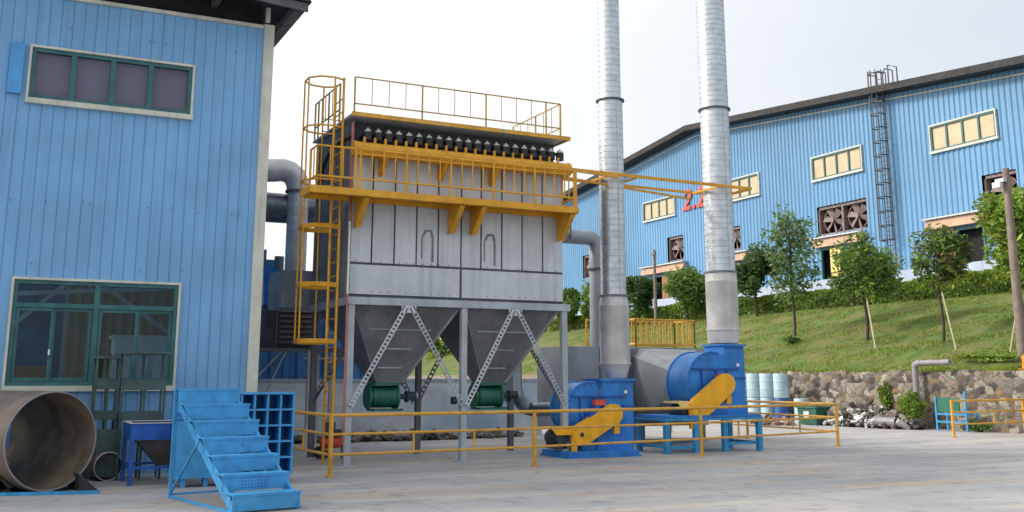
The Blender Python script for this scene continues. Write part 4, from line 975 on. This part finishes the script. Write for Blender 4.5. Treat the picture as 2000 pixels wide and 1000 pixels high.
for x in (2.85, 3.2, 4.5): MB().box(x,ky0+.05,0,x+.07,ky0+.12,kz0-.001).build('foot', 'stair', k, smooth=0)
# stairs
def stairs():
    s_ = thing('metal_staircase', 'bright blue portable metal staircase of seven chequered steps', 'staircase', (3.1,14.9,0))
    dn = Vector((.19,-.982,0)); wd = Vector((.982,.19,0))           # descending direction, width direction
    top = Vector((2.50,16.02,0)); W_ = .95; run, rise = .362, .22
    steps = 7
    for i in range(steps):
        zt = 1.545-i*rise; a = top+dn*(run*i); 
        f0 = a+dn*.0
        c_ = f0+wd*W_/2
        rz = MB(); rz.obox(c_+Vector((0,0,zt-.10)), wd*W_/2, dn*.006, Vector((0,0,.10))); rz.obox(c_+dn*.012+Vector((0,0,zt-.008)), wd*(W_/2+.008), dn*.006, Vector((0,0,.014)))
        ro = rz.build('riser', 'stair', s_, smooth=0)
        tr = MB(); tr.obox(c_-dn*(.13)+Vector((0,0,zt+.006)), wd*(W_/2+.01), dn*.15, Vector((0,0,.006)))
        tr.build('tread', 'stair', s_, smooth=0)
    if True:
        dots = MB(); i = 5; zt = 1.545-i*rise; a = top+dn*(run*i)
        for q in range(9):
            for r_ in range(4):
                p = a+wd*(.28+q*.045)+dn*.008+Vector((0,0,zt-.04-r_*.04)); dots.obox(p, wd*.008, dn*.002, Vector((0,0,.006)))
        dots.build('perforation', 'deepblue', s_, smooth=0)
    for off in (.01, W_-.01):
        a = top+wd*off; b_ = top+wd*off+dn*(run*(steps-1)+.02)
        z_a, z_b = 1.54-.14, 1.54-rise*(steps-1)-.12
        st = MB(); st.prism([a+Vector((0,0,z_a-.02)), b_+Vector((0,0,z_b+.02)), b_+Vector((0,0,0)), b_-dn*.1+Vector((0,0,0)), a+dn*.05+Vector((0,0,z_a-.17)), a+Vector((0,0,z_a-.17))], wd*(-.03 if off > .5 else .03)+Vector((0,0,0)))
        st.build('stringer', 'stair', s_, smooth=0)
        bk = a-dn*.14
        MB().obox(bk+Vector((0,0,.77)), wd*.022, dn*.022, Vector((0,0,.77))).build('leg', 'stair', s_, smooth=0)
        MB().bar(bk+Vector((0,0,.02)), b_+Vector((0,0,.02)), .035, .035).build('base_rail', 'stair', s_, smooth=0)
        MB().bar(bk+Vector((0,0,.06)), a+dn*.9+Vector((0,0,.86)), .03, .03).build('brace', 'stair', s_, smooth=0)
    bk = top-dn*.14
    MB().bar(bk+Vector((0,0,.05)), bk+wd*W_+Vector((0,0,.05)), .03).bar(bk+Vector((0,0,1.1)), bk+wd*W_+Vector((0,0,1.1)), .03).build('cross_rail', 'stair', s_, smooth=0)
    MB().obox(bk+wd*.02-dn*.0+dn*.14+Vector((0,0,1.18)), wd*.005, dn*.14, Vector((0,0,.03))).build('bracket', 'deepblue', s_, smooth=0)
stairs()

# ================================================================ DRUMS, BIN, RUBBLE, CHAIR BY THE STONE WALL
def drum(x, y, z, m, label, grp='pale drums by the stone wall'):
    d_ = thing('drum', label, 'drum', (x,y,z), grp)
    MB().lathe((x,y,z),(0,0,1),[(0,0.001),(0,.28),(.02,.29),(.3,.285),(.31,.30),(.34,.30),(.35,.285),(.62,.285),(.63,.30),(.66,.30),(.67,.285),(.92,.29),(.945,.28),(.945,.25),(.93,.25),(.93,.001)],24).build('shell', m, d_, smooth=50)
    MB().cyl((x+.13,y,z+.931),(x+.13,y,z+.955),.035,n=10).cyl((x-.1,y+.08,z+.931),(x-.1,y+.08,z+.95),.02,n=8).build('bung', 'white', d_)
names = ['first', 'second', 'third', 'fourth', 'fifth', 'sixth']
xs_ = [(27.95,36.3),(27.95,35.4),(27.95,34.45),(27.95,33.4),(27.95,37.3)]
LB = ['third from the right', 'second from the right', 'rightmost', None, 'fourth from the right']
drum(28.2,32.55,0,'barrel_dark','dark blue drum under the rightmost pale drum'); drum(28.2,32.55,.965,'barrel','pale blue drum on top of the dark blue drum')
for i, y in enumerate((33.38, 34.2, 35.0)):
    nm = ('next left of the dark blue drum', 'second left of the dark blue drum', 'closest to the rear blue fan')[i]
    drum(28.2,y,0,'barrel','lower pale drum in stack '+nm); drum(28.2,y,.965,'barrel','upper pale drum in stack '+nm)
drum(28.5,31.75,0,'barrel','single pale drum standing right of the dark blue drum')
b = thing('waste_bin', 'dark green bin with a white label by the scrap heap', 'bin', (27.9,30.6,0))
MB().loft([(27.65,30.05,0.02),(28.2,30.05,.02),(28.2,30.95,.02),(27.65,30.95,.02)],[(27.6,30.0,.62),(28.25,30.0,.62),(28.25,31.0,.62),(27.6,31.0,.62)]).build('body', 'bin', b, smooth=0)
MB().box(27.55,29.95,.621,28.3,31.05,.67).build('lid', 'bin', b, smooth=0); MB().box(27.61,30.4,.28,27.617,30.68,.5).build('label_plate', 'white', b, smooth=0)
def pile(name, label, cat, c, rad, n_, cols, seed, hmax):
    rnd = random.Random(seed); mb = MB(); mb.c = []
    for i in range(n_):
        a_ = rnd.random()*6.28; r_ = rnd.random()**.6; x, y = c[0]+rad[0]*r_*math.cos(a_), c[1]+rad[1]*r_*math.sin(a_)
        z = hmax*(1-r_*.8)*rnd.random()+.05; s_ = .03+.13*rnd.random()
        A_ = Vector((rnd.gauss(0,1),rnd.gauss(0,1),rnd.gauss(0,.5))).normalized(); B_ = A_.cross(Vector((rnd.random(),rnd.random(),1))).normalized(); C_ = A_.cross(B_)
        k0 = len(mb.f); mb.obox((x,y,z), A_*s_*(.6+rnd.random()*1.4), B_*s_*.6, C_*s_*(.1+.4*rnd.random())); co = rnd.choice(cols); mb.c += [co]*(len(mb.f)-k0)
    mb.build(name, 'rubble', smooth=0, label=label, category=cat, kind='stuff', org=(c[0],c[1],0))
pile('scrap_heap', 'heap of dark scrap and white rubble at the foot of the stone wall', 'scrap heap', (28.5,28.2), (.75,2.3), 760, [(.05,.05,.055),(.08,.07,.06),(.45,.45,.43),(.3,.28,.26),(.16,.12,.10),(.6,.6,.6),(.12,.10,.09)], 4, .8)
pile('board_pile', 'small heap of broken reddish boards on the concrete left of the bin', 'boards', (26.6,31.2), (.6,1.0), 60, [(.35,.20,.16),(.45,.40,.36),(.2,.14,.11)], 8, .3)
pile('gravel_line', 'loose debris on the ground under the collector', 'debris', (9.8,28.2), (4.6,.5), 420, [(.16,.13,.11),(.24,.21,.19),(.10,.09,.085),(.35,.33,.31)], 9, .14)
def sack(x, y, z, s_, label, m='white'):
    rnd = random.Random(int(y*50)); mb = MB(); nu, nv = 14, 9
    for i in range(nv+1):
        for j in range(nu):
            ph, th = math.pi*i/nv, 2*math.pi*j/nu; r_ = 1+.13*math.sin(3*th+y)+.1*(rnd.random()-.5)
            mb.v.append((x+s_[0]*math.sin(ph)*math.cos(th)*r_, y+s_[1]*math.sin(ph)*math.sin(th)*r_, max(z+.01, z+s_[2]+s_[2]*math.cos(ph)*r_)))
    for i in range(nv):
        for j in range(nu): mb.f.append((i*nu+j, i*nu+(j+1) % nu, (i+1)*nu+(j+1) % nu, (i+1)*nu+j))
    mb.build('sack', m, smooth=60, label=label, category='sack', org=(x,y,z), group='white sacks on the scrap heap')
sack(28.0,28.9,.10,(.22,.34,.14),'large slumped white sack at the left end of the scrap heap')
sack(28.0,28.2,.22,(.16,.30,.10),'flat white sack left of the middle of the scrap heap')
sack(27.95,27.55,.03,(.14,.20,.15),'small upright white sack right of the middle of the scrap heap')
pp = thing('pipe_offcut', 'short grey pipe offcut lying on the right of the scrap heap', 'pipe', (27.9,26.9,0))
MB().lathe((27.85,27.35,.26),(.15,-1,-.02),[(0,.12),(0,.15),(.85,.15),(.85,.12),(0,.12)],20).build('tube', 'pvc', pp)
p = thing('drain_pipe', 'grey plastic drain pipe with an elbow on the stone wall', 'pipe', (29.2,26.65,.1))
MB().tube([(29.2,26.65,.1),(29.2,26.65,2.1)], .10, 14).build('upright', 'pvc', p)
MB().tube([(29.2,26.65,2.1),(29.2,26.62,2.19),(29.22,26.52,2.24),(29.24,26.40,2.25)], .115, 14).build('elbow', 'pvc', p)
MB().tube([(29.24,26.40,2.25),(29.3,25.2,2.26)], .10, 14).build('spout', 'pvc', p)
c = thing('metal_chair', 'blue steel frame with a green back panel near the drain pipe', 'chair', (28.7,24.7,0))
for y in (25.3, 24.1):
    for x in (28.55, 29.05): MB().box(x,y-.03,0,x+.05,y+.03,(1.12 if y > 25 else 1.3) if x < 28.8 else .6).build('leg', 'stand', c, smooth=0)
MB().box(28.56,24.13,.52,29.0,25.27,.58).build('seat', 'stand', c, smooth=0); MB().box(28.56,24.13,.27,28.6,25.27,.33).build('stretcher', 'stand', c, smooth=0)
MB().box(28.57,24.35,.62,28.6,25.25,1.08).build('backrest', 'valve', c, smooth=0); MB().box(28.53,24.13,.66,28.569,24.2,.75).box(28.53,24.131,.60,28.568,24.34,.66).build('bracket', 'stand', c, smooth=0)
o = MB().prism([(30.0,22.95,2.0),(30.0,22.65,2.0),(30.0,22.6,2.35),(30.0,22.75,2.52),(30.0,22.95,2.42)], (.4,.05,0)); o.box(29.9,22.55,1.99,30.3,23.05,2.03)
o.build('orange_box', 'orange', label='crumpled orange sheet metal box on top of the stone wall', category='box', smooth=0, org=(30,22.8,2))

for o in list(bpy.data.objects):
    if '_o' in o.keys(): del o['_o']
